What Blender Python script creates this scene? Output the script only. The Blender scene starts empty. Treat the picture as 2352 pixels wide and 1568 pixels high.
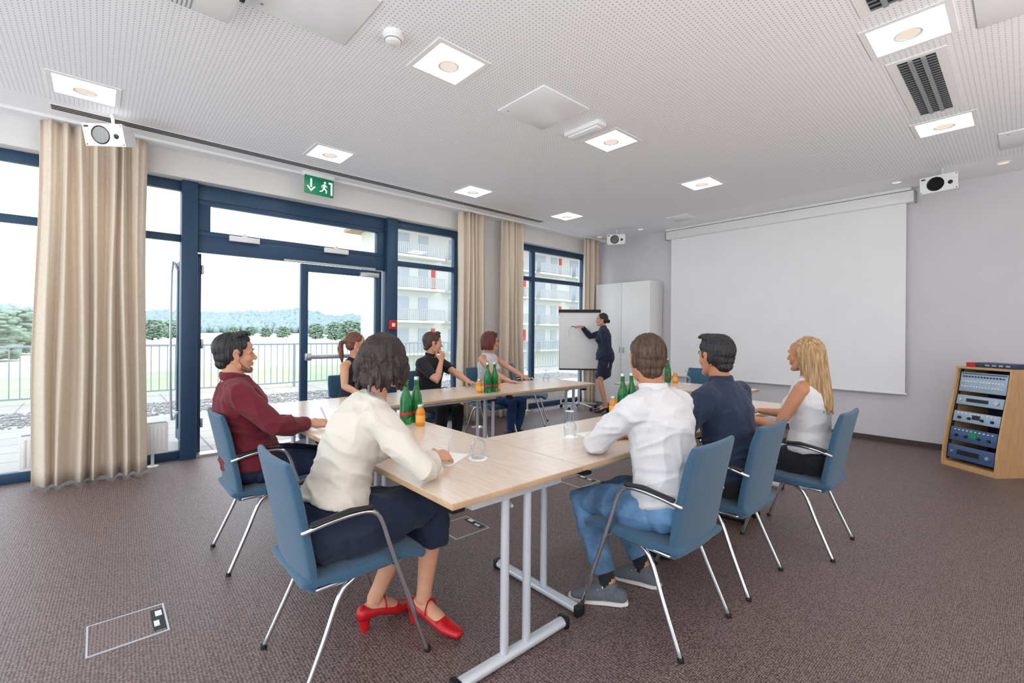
import bpy, bmesh, math, random
from mathutils import Vector as V, Matrix, noise
R=math.radians; PI=math.pi
sin,cos=math.sin,math.cos
rnd=random.Random(11)
scn=bpy.context.scene; COL=scn.collection
# ------------------------------------------------------------------ camera
H=1.35; F=1061.0; HY=763.0; AZ=R(48.1); RO=R(.45)
cf=V((cos(AZ),sin(AZ),0)); cr0=V((sin(AZ),-cos(AZ),0)); UPV=V((0,0,1))
cr=cr0*cos(RO)+UPV*sin(RO); cu=-cr0*sin(RO)+UPV*cos(RO)
cd=bpy.data.cameras.new('camera'); cam=bpy.data.objects.new('camera',cd); COL.objects.link(cam)
cd.sensor_fit='HORIZONTAL'; cd.sensor_width=36; cd.lens=36*F/2352; cd.shift_y=-(784-HY)/2352; cd.clip_start=.05; cd.clip_end=3000
mw=Matrix((cr,cu,-cf)).transposed().to_4x4(); mw.translation=V((0,0,H)); cam.matrix_world=mw
scn.camera=cam
scn.view_settings.view_transform='Standard'
scn.view_settings.look='None'
# ------------------------------------------------------------------ materials
def S(r,g,b):
    f=lambda c:((c/255+.055)/1.055)**2.4 if c>10 else c/255/12.92
    return (f(r),f(g),f(b),1)
def mat(n,c,ro=.5,me=0,ns=0,na=.15,bs=0,bd=.3,st=(1,1,1),tr=0,spec=None,sheen=0,em=0):
    m=bpy.data.materials.new(n); m.use_nodes=True; t=m.node_tree; b=t.nodes['Principled BSDF']
    b.inputs['Base Color'].default_value=c; b.inputs['Roughness'].default_value=ro; b.inputs['Metallic'].default_value=me
    if tr: b.inputs['Transmission Weight'].default_value=tr
    if spec is not None: b.inputs['Specular IOR Level'].default_value=spec
    if sheen: b.inputs['Sheen Weight'].default_value=sheen
    if em:
        b.inputs['Emission Color'].default_value=c; b.inputs['Emission Strength'].default_value=em
    tc=t.nodes.new('ShaderNodeTexCoord'); mp=t.nodes.new('ShaderNodeMapping'); mp.inputs['Scale'].default_value=st
    t.links.new(tc.outputs['Object'],mp.inputs['Vector'])
    nz=t.nodes.new('ShaderNodeTexNoise'); nz.inputs['Scale'].default_value=ns or 3; nz.inputs['Detail'].default_value=4
    t.links.new(mp.outputs[0],nz.inputs['Vector'])
    a=na if ns else .015
    rp=t.nodes.new('ShaderNodeValToRGB'); rp.color_ramp.elements[0].position=.3; rp.color_ramp.elements[1].position=.7
    rp.color_ramp.elements[0].color=[x*(1-a) for x in c[:3]]+[1]; rp.color_ramp.elements[1].color=[min(1,x*(1+a)) for x in c[:3]]+[1]
    t.links.new(nz.outputs['Fac'],rp.inputs[0]); t.links.new(rp.outputs[0],b.inputs['Base Color'])
    if bs:
        n2=t.nodes.new('ShaderNodeTexNoise'); n2.inputs['Scale'].default_value=bs; n2.inputs['Detail'].default_value=3
        t.links.new(mp.outputs[0],n2.inputs['Vector'])
        bp=t.nodes.new('ShaderNodeBump'); bp.inputs['Strength'].default_value=bd; bp.inputs['Distance'].default_value=.01
        t.links.new(n2.outputs['Fac'],bp.inputs['Height']); t.links.new(bp.outputs[0],b.inputs['Normal'])
    return m
def emat(n,c,s):
    m=bpy.data.materials.new(n); m.use_nodes=True; t=m.node_tree; t.nodes.clear()
    e=t.nodes.new('ShaderNodeEmission'); o=t.nodes.new('ShaderNodeOutputMaterial'); e.inputs[0].default_value=c; e.inputs[1].default_value=s
    t.links.new(e.outputs[0],o.inputs[0]); return m
def glassmat(n,tint=(1,1,1,1),k=.07,edge=False):
    m=bpy.data.materials.new(n); m.use_nodes=True; t=m.node_tree; t.nodes.clear()
    o=t.nodes.new('ShaderNodeOutputMaterial'); mx=t.nodes.new('ShaderNodeMixShader'); tr=t.nodes.new('ShaderNodeBsdfTransparent'); g=t.nodes.new('ShaderNodeBsdfGlossy')
    tr.inputs[0].default_value=tint; g.inputs['Roughness'].default_value=.03
    mx.inputs[0].default_value=k
    if edge:
        lw=t.nodes.new('ShaderNodeLayerWeight'); lw.inputs[0].default_value=.35
        t.links.new(lw.outputs['Facing'],mx.inputs[0])
        g.inputs[0].default_value=(.75,.8,.85,1)
    t.links.new(tr.outputs[0],mx.inputs[1]); t.links.new(g.outputs[0],mx.inputs[2]); t.links.new(mx.outputs[0],o.inputs[0]); return m
def carpet_mat():
    m=bpy.data.materials.new('carpet'); m.use_nodes=True; t=m.node_tree; b=t.nodes['Principled BSDF']
    b.inputs['Roughness'].default_value=.46; b.inputs['Specular IOR Level'].default_value=.8
    tc=t.nodes.new('ShaderNodeTexCoord'); mp=t.nodes.new('ShaderNodeMapping'); mp.inputs['Scale'].default_value=(1,1.6,1); mp.inputs['Rotation'].default_value=(0,0,.02)
    t.links.new(tc.outputs['Object'],mp.inputs[0])
    vo=t.nodes.new('ShaderNodeTexVoronoi'); vo.inputs['Scale'].default_value=80; vo.inputs['Randomness'].default_value=.4
    t.links.new(mp.outputs[0],vo.inputs['Vector'])
    rp=t.nodes.new('ShaderNodeValToRGB'); e=rp.color_ramp.elements
    e[0].position=.1; e[0].color=S(176,150,145); e[1].position=.64; e[1].color=S(66,50,50)
    t.links.new(vo.outputs['Distance'],rp.inputs[0])
    nz=t.nodes.new('ShaderNodeTexNoise'); nz.inputs['Scale'].default_value=70; nz.inputs['Detail'].default_value=3
    t.links.new(tc.outputs['Object'],nz.inputs['Vector'])
    mx=t.nodes.new('ShaderNodeMix'); mx.data_type='RGBA'; mx.blend_type='MULTIPLY'; mx.inputs[0].default_value=.35
    t.links.new(rp.outputs[0],mx.inputs[6]); t.links.new(nz.outputs['Fac'],mx.inputs[7]); t.links.new(mx.outputs[2],b.inputs['Base Color'])
    bp=t.nodes.new('ShaderNodeBump'); bp.inputs['Strength'].default_value=.55; bp.inputs['Distance'].default_value=.004; bp.invert=True
    t.links.new(vo.outputs['Distance'],bp.inputs['Height']); t.links.new(bp.outputs[0],b.inputs['Normal'])
    return m
def ceiling_mat():
    m=bpy.data.materials.new('perforated_ceiling'); m.use_nodes=True; t=m.node_tree; b=t.nodes['Principled BSDF']
    b.inputs['Roughness'].default_value=.8
    tc=t.nodes.new('ShaderNodeTexCoord'); sp=t.nodes.new('ShaderNodeSeparateXYZ'); t.links.new(tc.outputs['Object'],sp.inputs[0])
    def mth(op,a,b_=None,c=None):
        n=t.nodes.new('ShaderNodeMath'); n.operation=op
        for i,x in enumerate((a,b_,c)):
            if x is None: continue
            if isinstance(x,(int,float)): n.inputs[i].default_value=x
            else: t.links.new(x,n.inputs[i])
        return n.outputs[0]
    q=[]
    for ax in (0,1):
        f=mth('FRACT',mth('MULTIPLY',sp.outputs[ax],1/.027)); q.append(mth('POWER',mth('ABSOLUTE',mth('SUBTRACT',f,.5)),2))
    dot=mth('LESS_THAN',mth('ADD',q[0],q[1]),.025)
    msk=mth('MULTIPLY',mth('LESS_THAN',sp.outputs[1],5.12),mth('LESS_THAN',sp.outputs[0],6.75))
    fac=mth('MULTIPLY',dot,msk)
    mx=t.nodes.new('ShaderNodeMix'); mx.data_type='RGBA'; mx.inputs[6].default_value=S(247,247,250); mx.inputs[7].default_value=S(172,172,178)
    t.links.new(fac,mx.inputs[0]); t.links.new(mx.outputs[2],b.inputs['Base Color'])
    return m
def paver_mat():
    m=bpy.data.materials.new('pavers'); m.use_nodes=True; t=m.node_tree; b=t.nodes['Principled BSDF']; b.inputs['Roughness'].default_value=.8
    tc=t.nodes.new('ShaderNodeTexCoord'); br=t.nodes.new('ShaderNodeTexBrick'); br.inputs['Scale'].default_value=1
    br.inputs['Color1'].default_value=S(172,167,162); br.inputs['Color2'].default_value=S(163,159,156); br.inputs['Mortar'].default_value=S(124,122,122)
    br.inputs['Brick Width'].default_value=.5; br.inputs['Row Height'].default_value=.5; br.inputs['Mortar Size'].default_value=.012; br.offset=0
    t.links.new(tc.outputs['Object'],br.inputs['Vector']); t.links.new(br.outputs['Color'],b.inputs['Base Color']); return m
M={}
M['carpet']=carpet_mat(); M['ceil']=ceiling_mat(); M['paver']=paver_mat()
M['wall']=mat('white_wall',S(232,230,228),.85)
M['wallb']=mat('lavender_grey_wall',S(216,214,219),.9)
M['frame']=mat('blue_grey_steel',S(44,74,104),.45,.2)
M['pane']=glassmat('window_glass',(.97,.99,1,1),.04)
M['curtain']=mat('beige_curtain',S(222,206,187),.9,ns=40,na=.04,bs=300,bd=.1,sheen=.2)
M['base']=mat('dark_baseboard',S(70,58,54),.6)
M['white']=mat('white_lacquer',S(240,240,240),.35)
M['gloss']=mat('gloss_white_panel',S(246,247,250),.22)
M['whitem']=mat('matte_white',S(240,240,240),.7)
M['grey']=mat('grey_plastic',S(150,152,156),.5)
M['black']=mat('black_plastic',S(22,22,25),.45)
M['dark']=mat('dark_cavity',S(45,46,52),.7)
M['chrome']=mat('chrome',S(215,218,224),.16,1)
M['silver']=mat('silver_paint',S(206,211,219),.35,.25)
M['alu']=mat('aluminium',S(200,202,206),.3,.8)
M['fabric']=mat('blue_chair_fabric',S(56,94,122),.9,ns=250,na=.14,bs=500,bd=.3,sheen=.25)
M['oak']=mat('pale_laminate',S(228,210,193),.22,ns=6,na=.08,st=(1.2,14,1))
M['edge']=mat('wood_edge',S(198,164,128),.5,ns=8,na=.15)
M['rackwood']=mat('beech_veneer',S(206,164,116),.45,ns=5,na=.1,st=(8,8,1))
M['screen']=mat('screen_fabric',S(247,247,250),.9)
M['light']=emat('light_diffuser',(1,.98,.95,1),15)
M['lamp']=emat('lamp_glow',(1,.86,.74,1),.9)
M['green']=mat('green_bottle_glass',S(40,150,80),.08,tr=.55)
M['rlabel']=mat('red_label',S(190,40,50),.6)
M['orange']=mat('orange_juice',S(245,150,30),.15,tr=.15)
M['olabel']=mat('juice_label',S(250,180,80),.5)
M['glass']=glassmat('drinking_glass',(.96,.98,1,1),.1,True)
M['paper']=mat('paper',S(248,248,248),.8)
M['exit']=mat('exit_green',S(10,130,90),.4,em=.1)
M['exitw']=mat('exit_white',S(245,250,245),.4,em=.4)
M['red']=mat('red_plastic',S(205,30,35),.4)
M['rack_d']=mat('rack_black',S(48,60,84),.45)
M['rack_g']=mat('rack_faceplate',S(168,188,208),.4,.3)
M['rack_b']=mat('rack_blue_face',S(70,98,142),.4,.2)
M['grass']=mat('grass',S(158,172,138),.95,ns=.25,na=.1)  # lawn green lightened and desaturated to imitate haze
M['field']=mat('hazed_field',S(196,202,176),.95,ns=.02,na=.08)  # distance haze painted in as a paler field tone
M['leaf']=mat('hazed_foliage',S(134,154,138),.95,ns=6,na=.15)  # foliage paled in its colour, standing in for hazy air
M['leafb']=mat('hazed_far_forest',S(138,156,160),.95,ns=.05,na=.08)  # bluish pallor of this colour imitates distance haze
M['bark']=mat('bark',S(128,120,114),.9,ns=8)
M['stone']=mat('pebble_stone',S(150,148,148),.85,ns=4,na=.25)
M['facade']=mat('pale_facade',S(218,216,214),.9)
M['brown']=mat('brown_soffit',S(180,140,112),.8)
M['bwin']=mat('hotel_window',S(176,182,190),.2)
M['redpanel']=mat('red_panel',S(208,76,70),.6)
M['brail']=mat('balcony_rail_grey',S(174,174,176),.6)
M['rail']=mat('grey_rail',S(148,158,168),.5,.2)
M['skin']=mat('skin_fair',S(212,156,127),.5,ns=25,na=.05,spec=.35)
M['skint']=mat('skin_tan',S(192,134,101),.5,ns=25,na=.06,spec=.35)
M['lips']=mat('lip_rose',S(190,100,95),.45)
M['eyew']=mat('eye_white',S(226,222,218),.25)
M['iris']=mat('eye_iris',S(50,40,34),.15)
def hairm(n,c): return mat(n,c,.42,ns=90,na=.55,st=(1,1,.08),bs=160,bd=.6,spec=.45)
M['h_dark']=hairm('hair_dark_brown',S(50,37,35)); M['h_black']=hairm('hair_black',S(38,36,40)); M['h_brown']=hairm('hair_brown',S(78,56,43))
M['h_red']=hairm('hair_auburn',S(98,44,36)); M['h_blond']=hairm('hair_blonde',S(174,140,98)); M['h_brun']=hairm('hair_light_brown',S(112,70,52))
M['stubble']=mat('beard_stubble',S(136,100,84),.85,ns=300,na=.4)
def cloth(n,c,**k): return mat(n,c,.88,ns=220,na=.03,bs=400,bd=.06,sheen=.1,**k)
M['maroon']=cloth('maroon_shirt',S(108,24,40)); M['cream']=cloth('cream_blouse',S(216,209,196)); M['navy']=cloth('navy_cloth',S(28,38,64))
M['navyshirt']=cloth('navy_shirt',S(34,48,74)); M['whites']=cloth('white_shirt',S(217,216,218)); M['blackc']=cloth('black_cloth',S(26,27,32))
M['denim']=mat('blue_denim',S(92,128,166),.9,ns=9,na=.45,bs=400,bd=.15); M['ddenim']=mat('dark_denim',S(34,46,76),.9,ns=20,na=.2)
M['bdenim']=mat('mid_denim',S(44,72,120),.9,ns=20,na=.2)
M['redshoe']=mat('red_leather',S(190,20,32),.35); M['sneak']=mat('grey_canvas',S(96,100,108),.85,ns=120,na=.15); M['sole']=mat('white_rubber',S(220,218,212),.7)
M['blackshoe']=mat('black_leather',S(24,23,24),.4)
# ------------------------------------------------------------------ mesh builder
def crv(pts,k=6):
    pts=[V(p) for p in pts]; out=[]
    q=[pts[0]*2-pts[1]]+pts+[pts[-1]*2-pts[-2]]
    for i in range(1,len(q)-2):
        a,b,c,d=q[i-1:i+3]
        for j in range(k):
            t=j/k
            out.append(.5*((2*b)+(c-a)*t+(2*a-5*b+4*c-d)*t*t+(3*b-a-3*c+d)*t**3))
    out.append(pts[-1]); return out
class MB:
    def __init__(s): s.bm=bmesh.new(); s.mi=0
    def _tag(s,fs):
        if s.mi:
            for f in fs: f.material_index=s.mi
    def box(s,c,d,rot=None,bev=0,seg=2):
        vs=bmesh.ops.create_cube(s.bm,size=1)['verts']
        mt=Matrix.Translation(V(c))@((rot.to_4x4()) if rot else Matrix())@Matrix.Diagonal((d[0],d[1],d[2],1))
        bmesh.ops.transform(s.bm,matrix=mt,verts=vs)
        s._tag({f for v in vs for f in v.link_faces})
        if bev:
            es=list({e for v in vs for e in v.link_edges})
            bmesh.ops.bevel(s.bm,geom=es,offset=bev,segments=seg,profile=.5,affect='EDGES')
        return s
    def bx(s,x0,x1,y0,y1,z0,z1,bev=0): return s.box(((x0+x1)/2,(y0+y1)/2,(z0+z1)/2),(x1-x0,y1-y0,z1-z0),bev=bev)
    def tube(s,pts,rad,seg=12,side=None,pw=1,flat=False):
        pts=[V(p) for p in pts]; n=len(pts)
        if not isinstance(rad,(list,)): rad=[rad]*n
        rad=[(r if isinstance(r,tuple) else (r,r)) for r in rad]
        T=[]
        for i in range(n):
            d=pts[min(i+1,n-1)]-pts[max(i-1,0)]
            T.append(d.normalized() if d.length>1e-9 else V((0,0,1)))
        if side is None:
            ref=V((0,0,1)) if abs(T[0].z)<.9 else V((1,0,0))
            sd=[]; b=(ref-T[0]*ref.dot(T[0])).normalized()
            for i in range(n):
                b=(b-T[i]*b.dot(T[i])).normalized(); sd.append(b)
        else:
            sl=side if isinstance(side,list) else [V(side)]*n
            sd=[(V(x)-T[i]*V(x).dot(T[i])).normalized() for i,x in enumerate(sl)]
        seq=[]
        def add(c,t,b,ra,rb): seq.append((c,b,t.cross(b),ra,rb))
        if not flat:
            m=min(rad[0])
            for a in (80,50,25): add(pts[0]-T[0]*m*sin(R(a)),T[0],sd[0],rad[0][0]-m*(1-cos(R(a))) if pw<1 else rad[0][0]*cos(R(a)),rad[0][1]*cos(R(a)))
        for i in range(n): add(pts[i],T[i],sd[i],*rad[i])
        if not flat:
            m=min(rad[-1])
            for a in (25,50,80): add(pts[-1]+T[-1]*m*sin(R(a)),T[-1],sd[-1],rad[-1][0]-m*(1-cos(R(a))) if pw<1 else rad[-1][0]*cos(R(a)),rad[-1][1]*cos(R(a)))
        rings=[]
        for c,b,nn,ra,rb in seq:
            rg=[]
            for k in range(seg):
                a=2*PI*k/seg; ca,sa=cos(a),sin(a)
                if pw!=1:
                    ca=math.copysign(abs(ca)**pw,ca); sa=math.copysign(abs(sa)**pw,sa)
                rg.append(s.bm.verts.new(c+b*(ra*ca)+nn*(rb*sa)))
            rings.append(rg)
        fs=[]
        for r0,r1 in zip(rings,rings[1:]):
            for k in range(seg): fs.append(s.bm.faces.new((r0[k],r0[(k+1)%seg],r1[(k+1)%seg],r1[k])))
        fs.append(s.bm.faces.new(rings[0][::-1])); fs.append(s.bm.faces.new(rings[-1]))
        s._tag(fs); return s
    def ell(s,c,r,rot=None,u=16,v=10):
        if isinstance(r,(int,float)): r=(r,r,r)
        vs=bmesh.ops.create_uvsphere(s.bm,u_segments=u,v_segments=v,radius=1)['verts']
        mt=Matrix.Translation(V(c))@((rot.to_4x4()) if rot else Matrix())@Matrix.Diagonal((r[0],r[1],r[2],1))
        bmesh.ops.transform(s.bm,matrix=mt,verts=vs); s._tag({f for v_ in vs for f in v_.link_faces}); return s
    def lathe(s,prof,c=(0,0,0),seg=24,rot=None):
        c=V(c); rot=rot or Matrix.Identity(3); rings=[]; fs=[]
        for r,z in prof:
            if r<1e-5: rings.append([s.bm.verts.new(c+rot@V((0,0,z)))])
            else: rings.append([s.bm.verts.new(c+rot@V((r*cos(2*PI*k/seg),r*sin(2*PI*k/seg),z))) for k in range(seg)])
        for a,b in zip(rings,rings[1:]):
            for k in range(seg):
                k2=(k+1)%seg
                if len(a)==1 and len(b)==1: continue
                if len(a)==1: fs.append(s.bm.faces.new((a[0],b[k2],b[k])))
                elif len(b)==1: fs.append(s.bm.faces.new((a[k],a[k2],b[0])))
                else: fs.append(s.bm.faces.new((a[k],a[k2],b[k2],b[k])))
        if len(rings[0])>1: fs.append(s.bm.faces.new(rings[0][::-1]))
        if len(rings[-1])>1: fs.append(s.bm.faces.new(rings[-1]))
        s._tag(fs); return s
    def prism(s,poly,f0,f1):
        a=[s.bm.verts.new(f0(*p)) for p in poly]; b=[s.bm.verts.new(f1(*p)) for p in poly]; n=len(poly)
        fs=[s.bm.faces.new(a[::-1]),s.bm.faces.new(b)]
        for k in range(n): fs.append(s.bm.faces.new((a[k],a[(k+1)%n],b[(k+1)%n],b[k])))
        s._tag(fs); return s
    def build(s,name,m,parent=None,loc=None,rz=0,ang=40):
        bmesh.ops.recalc_face_normals(s.bm,faces=s.bm.faces[:])
        me=bpy.data.meshes.new(name); s.bm.to_mesh(me); s.bm.free()
        for x in (m if isinstance(m,(list,tuple)) else [m]): me.materials.append(x)
        me.polygons.foreach_set('use_smooth',[True]*len(me.polygons)); me.set_sharp_from_angle(angle=R(ang))
        o=bpy.data.objects.new(name,me); COL.objects.link(o)
        if parent: o.parent=parent
        if loc is not None: o.location=loc
        o.rotation_euler.z=rz
        return o
def rem(mb,name,m,parent,vox=.008,sm=2,disp=None):
    bmesh.ops.recalc_face_normals(mb.bm,faces=mb.bm.faces[:])
    me=bpy.data.meshes.new(name); mb.bm.to_mesh(me); mb.bm.free()
    o=bpy.data.objects.new(name,me); COL.objects.link(o)
    md=o.modifiers.new('r','REMESH'); md.mode='VOXEL'; md.voxel_size=vox; md.use_smooth_shade=True
    if sm:
        sd=o.modifiers.new('s','SMOOTH'); sd.iterations=sm; sd.factor=.5
    dg=bpy.context.evaluated_depsgraph_get()
    m2=bpy.data.meshes.new_from_object(o.evaluated_get(dg)); o.modifiers.clear(); o.data=m2; bpy.data.meshes.remove(me); m2.name=name
    if disp:
        cs=[v.co.copy() for v in m2.vertices]; ns=[v.normal.copy() for v in m2.vertices]; fl=[]
        for c,n in zip(cs,ns): fl.extend(c+n*disp(c))
        m2.vertices.foreach_set('co',fl); m2.update()
    m2.materials.clear(); m2.materials.append(m)
    m2.polygons.foreach_set('use_smooth',[True]*len(m2.polygons))
    if parent: o.parent=parent
    return o
def icos(name,m,blobs,sub=1,parent=None,disp=None):
    # many small rounded lumps written straight into one mesh
    t=bmesh.new(); bmesh.ops.create_icosphere(t,subdivisions=sub,radius=1); t.verts.ensure_lookup_table()
    bv=[v.co.copy() for v in t.verts]; bf=[[v.index for v in f.verts] for f in t.faces]; t.free()
    vs=[];fs=[]
    for c,(rx,ry,rz_),a in blobs:
        o=len(vs); ca,sa=cos(a),sin(a)
        for v in bv:
            x,y=v.x*rx,v.y*ry; p=(c[0]+x*ca-y*sa,c[1]+x*sa+y*ca,c[2]+v.z*rz_)
            vs.append(disp(V(p)) if disp else p)
        for f in bf: fs.append([i+o for i in f])
    me=bpy.data.meshes.new(name); me.from_pydata(vs,[],fs); me.materials.append(m); me.polygons.foreach_set('use_smooth',[True]*len(me.polygons)); me.update()
    ob=bpy.data.objects.new(name,me); COL.objects.link(ob); ob.parent=parent; return ob
def folds(amp):
    sd=rnd.random()*50
    def f(c):
        w=.5+.5*noise.noise(V((c.x*4+sd,c.y*4,c.z*4)))
        r1=1-2*abs(noise.noise(V((c.x*9+c.z*2+sd,c.y*9-c.z*2,c.z*3.2))))
        r2=1-2*abs(noise.noise(V((c.x*6+sd,c.y*6-c.z*4,c.z*15+c.x*5))))
        r3=noise.noise(V((c.x*22+sd,c.y*22,c.z*22)))
        return amp*(w*(r1*abs(r1)-.25)+(1-w)*(r2*abs(r2)-.25)+.12*r3)
    return f
def tag(o,label,cat,group=None,kind=None):
    if label: o['label']=label
    if cat: o['category']=cat
    if group: o['group']=group
    if kind: o['kind']=kind
    return o
def thing(name,label,cat,loc=(0,0,0),rz=0,group=None,kind=None):
    o=bpy.data.objects.new(name,None); COL.objects.link(o); o.location=loc; o.rotation_euler.z=R(rz); o.empty_display_size=.1
    return tag(o,label,cat,group,kind)
def copy_tree(o,parent=None):
    c=o.copy(); COL.objects.link(c); c.parent=parent
    for ch in list(o.children): copy_tree(ch,c)
    return c
def place(proto,first,loc,rz,label):
    o=proto if first else copy_tree(proto)
    o.location=loc; o.rotation_euler.z=R(rz); o['label']=label
    return o
def struct(name,mb,m,label,cat): return tag(mb.build(name,m),label,cat,kind='structure')
# ------------------------------------------------------------------ people
def ik(a,c,l1,l2,pole):
    d=c-a; L=min(d.length,(l1+l2)*.998); dr=d.normalized(); c=a+dr*L
    x=(l1*l1-l2*l2+L*L)/(2*L); h=math.sqrt(max(l1*l1-x*x,0)); pv=(pole-dr*pole.dot(dr)).normalized()
    return a+dr*x+pv*h,c
SEC={True:[(-.06,.15,.105),(.0,.158,.11),(.06,.162,.114),(.16,.145,.106),(.27,.158,.118),(.37,.172,.124),(.44,.165,.104),(.50,.10,.075),(.535,.06,.058)],
     False:[(-.06,.155,.108),(.0,.162,.112),(.06,.16,.11),(.17,.118,.09),(.27,.128,.098),(.36,.14,.104),(.43,.134,.086),(.49,.08,.064),(.535,.046,.048)]}
class Person:
    def __init__(P,label,loc,rz,s=1.0,male=True,lean=8,slean=0,twist=0,head=(0,0),hands={},feet={},poles={},pz=.555,skin='skin',vox=.006,stand=False,heel=0,hscale=1.0):
        P.s=s; P.male=male; P.lean=lean; P.slean=slean; P.twist=twist; P.skin=M[skin]; P.vox=vox; P.stand=stand; P.heel=heel
        P.root=thing('person',label,'person',(loc[0],loc[1],0),rz)
        P.inv=(Matrix.Translation((loc[0],loc[1],0))@Matrix.Rotation(R(rz),4,'Z')).inverted()
        P.i3=P.inv.to_3x3(); P.pc=V((0,0,pz))
        sw=(.168 if male else .142)*s
        P.sh={}; P.el={}; P.wr={}; P.hd={}; P.hip={}; P.kn={}; P.an={}; P.toe={}
        sp=P.spine(.445*s); lt=P.lat(.445*s)
        for k,sg in (('L',1),('R',-1)):
            P.sh[k]=sp+lt*(sg*sw)
            w,d,n,cu_=hands[k]
            w=P.inv@V(w); d=(P.i3@V(d)).normalized(); n=(P.i3@V(n)).normalized()
            pole=V(poles.get(k,(-.4,sg*.7,-.6)))
            P.el[k],P.wr[k]=ik(P.sh[k],w,.285*s,.255*s,pole)
            n=(n-d*n.dot(d)).normalized(); P.hd[k]=(d,n,cu_)
            P.hip[k]=P.pc+V((.02 if not stand else 0,sg*.088*s,-.02))
            (fx,fy),az=feet[k]
            a=P.inv@V((fx,fy,.085+heel)); P.toe[k]=P.i3@V((cos(R(az)),sin(R(az)),0))
            P.kn[k],P.an[k]=ik(P.hip[k],a,.43*s,.43*s,V((1,0,0)) if stand else V((1,0,1)))
        P.nb=P.spine(.525*s)
        ad=R(lean*.6); P.hc=P.nb+V((sin(ad)*.13+.025,-sin(R(slean))*.1,.145))*s
        P.hrot=Matrix.Rotation(R(head[0]),3,'Z')@Matrix.Rotation(-R(head[1]),3,'Y')
        P.hs=s*(1.0 if male else .96)*hscale
    def spine(P,t):
        p=P.pc.copy(); 
        if t<=0: return p+V((0,0,t))
        n=24
        for i in range(n):
            u=t*(i+.5)/n; a=R(P.lean*(.65+.7*u/.53)); p+=V((sin(a),-sin(R(P.slean)),cos(a))).normalized()*(t/n)
        return p
    def lat(P,t):
        a=R(P.twist*max(0,min(1,t/.4))); return V((-sin(a),cos(a),0))
    def hp(P,c): return P.hc+P.hrot@(V(c)*P.hs)
    def hd_ell(P,mb,c,r,rot=None): mb.ell(P.hp(c),[x*P.hs for x in r],P.hrot@rot if rot else P.hrot)
    def hd_tube(P,mb,pts,rad,**k): mb.tube([P.hp(p) for p in pts],[ (r*P.hs if not isinstance(r,tuple) else (r[0]*P.hs,r[1]*P.hs)) for r in rad],**k)
    def torso(P,mb,inf=0,t0=-.03,t1=.535,hipinf=0,flat=False,cap=True):
        tab=SEC[P.male]
        def at(t):
            for (a,x,y),(b,x2,y2) in zip(tab,tab[1:]):
                if a<=t<=b:
                    u=(t-a)/(b-a); return (t,x+(x2-x)*u,y+(y2-y)*u)
            return tab[-1]
        rows=[at(t0)]+[r for r in tab if t0+1e-4<r[0]<t1-1e-4]+[at(t1)]
        pts=[];rad=[];sd=[]
        for t,a,b in rows:
            e=inf+hipinf*max(0,min(1,(.2-t)/.12))
            pts.append(P.spine(t*P.s)); rad.append((a*P.s+e,b*P.s+e)); sd.append(P.lat(t*P.s))
        mb.tube(pts,rad,seg=24,side=sd,flat=flat)
        if t1>.4:
            for k in 'LR':
                if cap:
                    mb.ell(P.sh[k]+(P.spine(.4*P.s)-P.sh[k])*.12,(.062*P.s+inf if P.male else .05*P.s+inf))
                    mb.tube([P.spine(.485*P.s),P.sh[k]+V((0,0,.005))],[(.055*P.s+inf),(.05 if P.male else .04)*P.s+inf])
                else:
                    q=P.spine(.485*P.s); mb.tube([q,q.lerp(P.sh[k]+V((0,0,.008)),.62)],[.05*P.s+inf,.043*P.s+inf*.8],flat=True)
            if not P.male:
                fw=V((cos(R(P.twist)),sin(R(P.twist)),0)); c=P.spine(.32*P.s); l=P.lat(.4)
                for sg in (1,-1): mb.ell(c+fw*.075*P.s+l*(sg*.062*P.s),.058*P.s+inf)
    def butt(P,mb,inf=0):
        for k,sg in (('L',1),('R',-1)):
            if P.stand: mb.ell(P.pc+V((-.04,sg*.07,-.03)),(.09+inf,.085+inf,.1+inf))
            else: mb.ell(P.pc+V((-.012,sg*.08*P.s,-.015)),(.11*P.s+inf,.09*P.s+inf,.082+inf))
    def arm_pt(P,k,f):
        if f<=.5: return P.sh[k].lerp(P.el[k],f*2)
        return P.el[k].lerp(P.wr[k],f*2-1)
    def limb(P,mb,pt,tab,k,inf,f0,f1,sc,flat=False):
        fs=[f0]+[f for f,_ in tab if f0<f<f1]+[f1]
        def rr(f):
            for (a,ra),(b,rb) in zip(tab,tab[1:]):
                if a<=f<=b: return ra+(rb-ra)*(f-a)/(b-a)
            return tab[-1][1]
        mb.tube([pt(k,f) for f in fs],[rr(f)*sc+inf for f in fs],seg=14,flat=flat)
    ARM=[(0,.056),(.2,.05),(.42,.042),(.5,.0395),(.6,.042),(.75,.038),(1,.0265)]
    LEG=[(0,.09),(.15,.086),(.4,.062),(.5,.056),(.62,.056),(.75,.05),(.95,.036),(1,.036)]
    def arm(P,mb,k,inf=0,f0=0,f1=1,flat=False): P.limb(mb,P.arm_pt,P.ARM,k,inf,f0,f1,P.s*(1 if P.male else .84),flat)
    def leg_pt(P,k,f):
        if f<=.5: return P.hip[k].lerp(P.kn[k],f*2)
        return P.kn[k].lerp(P.an[k],f*2-1)
    def leg(P,mb,k,inf=0,f0=0,f1=1,flat=False): P.limb(mb,P.leg_pt,P.LEG,k,inf,f0,f1,P.s*(1 if P.male else .94),flat)
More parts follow.
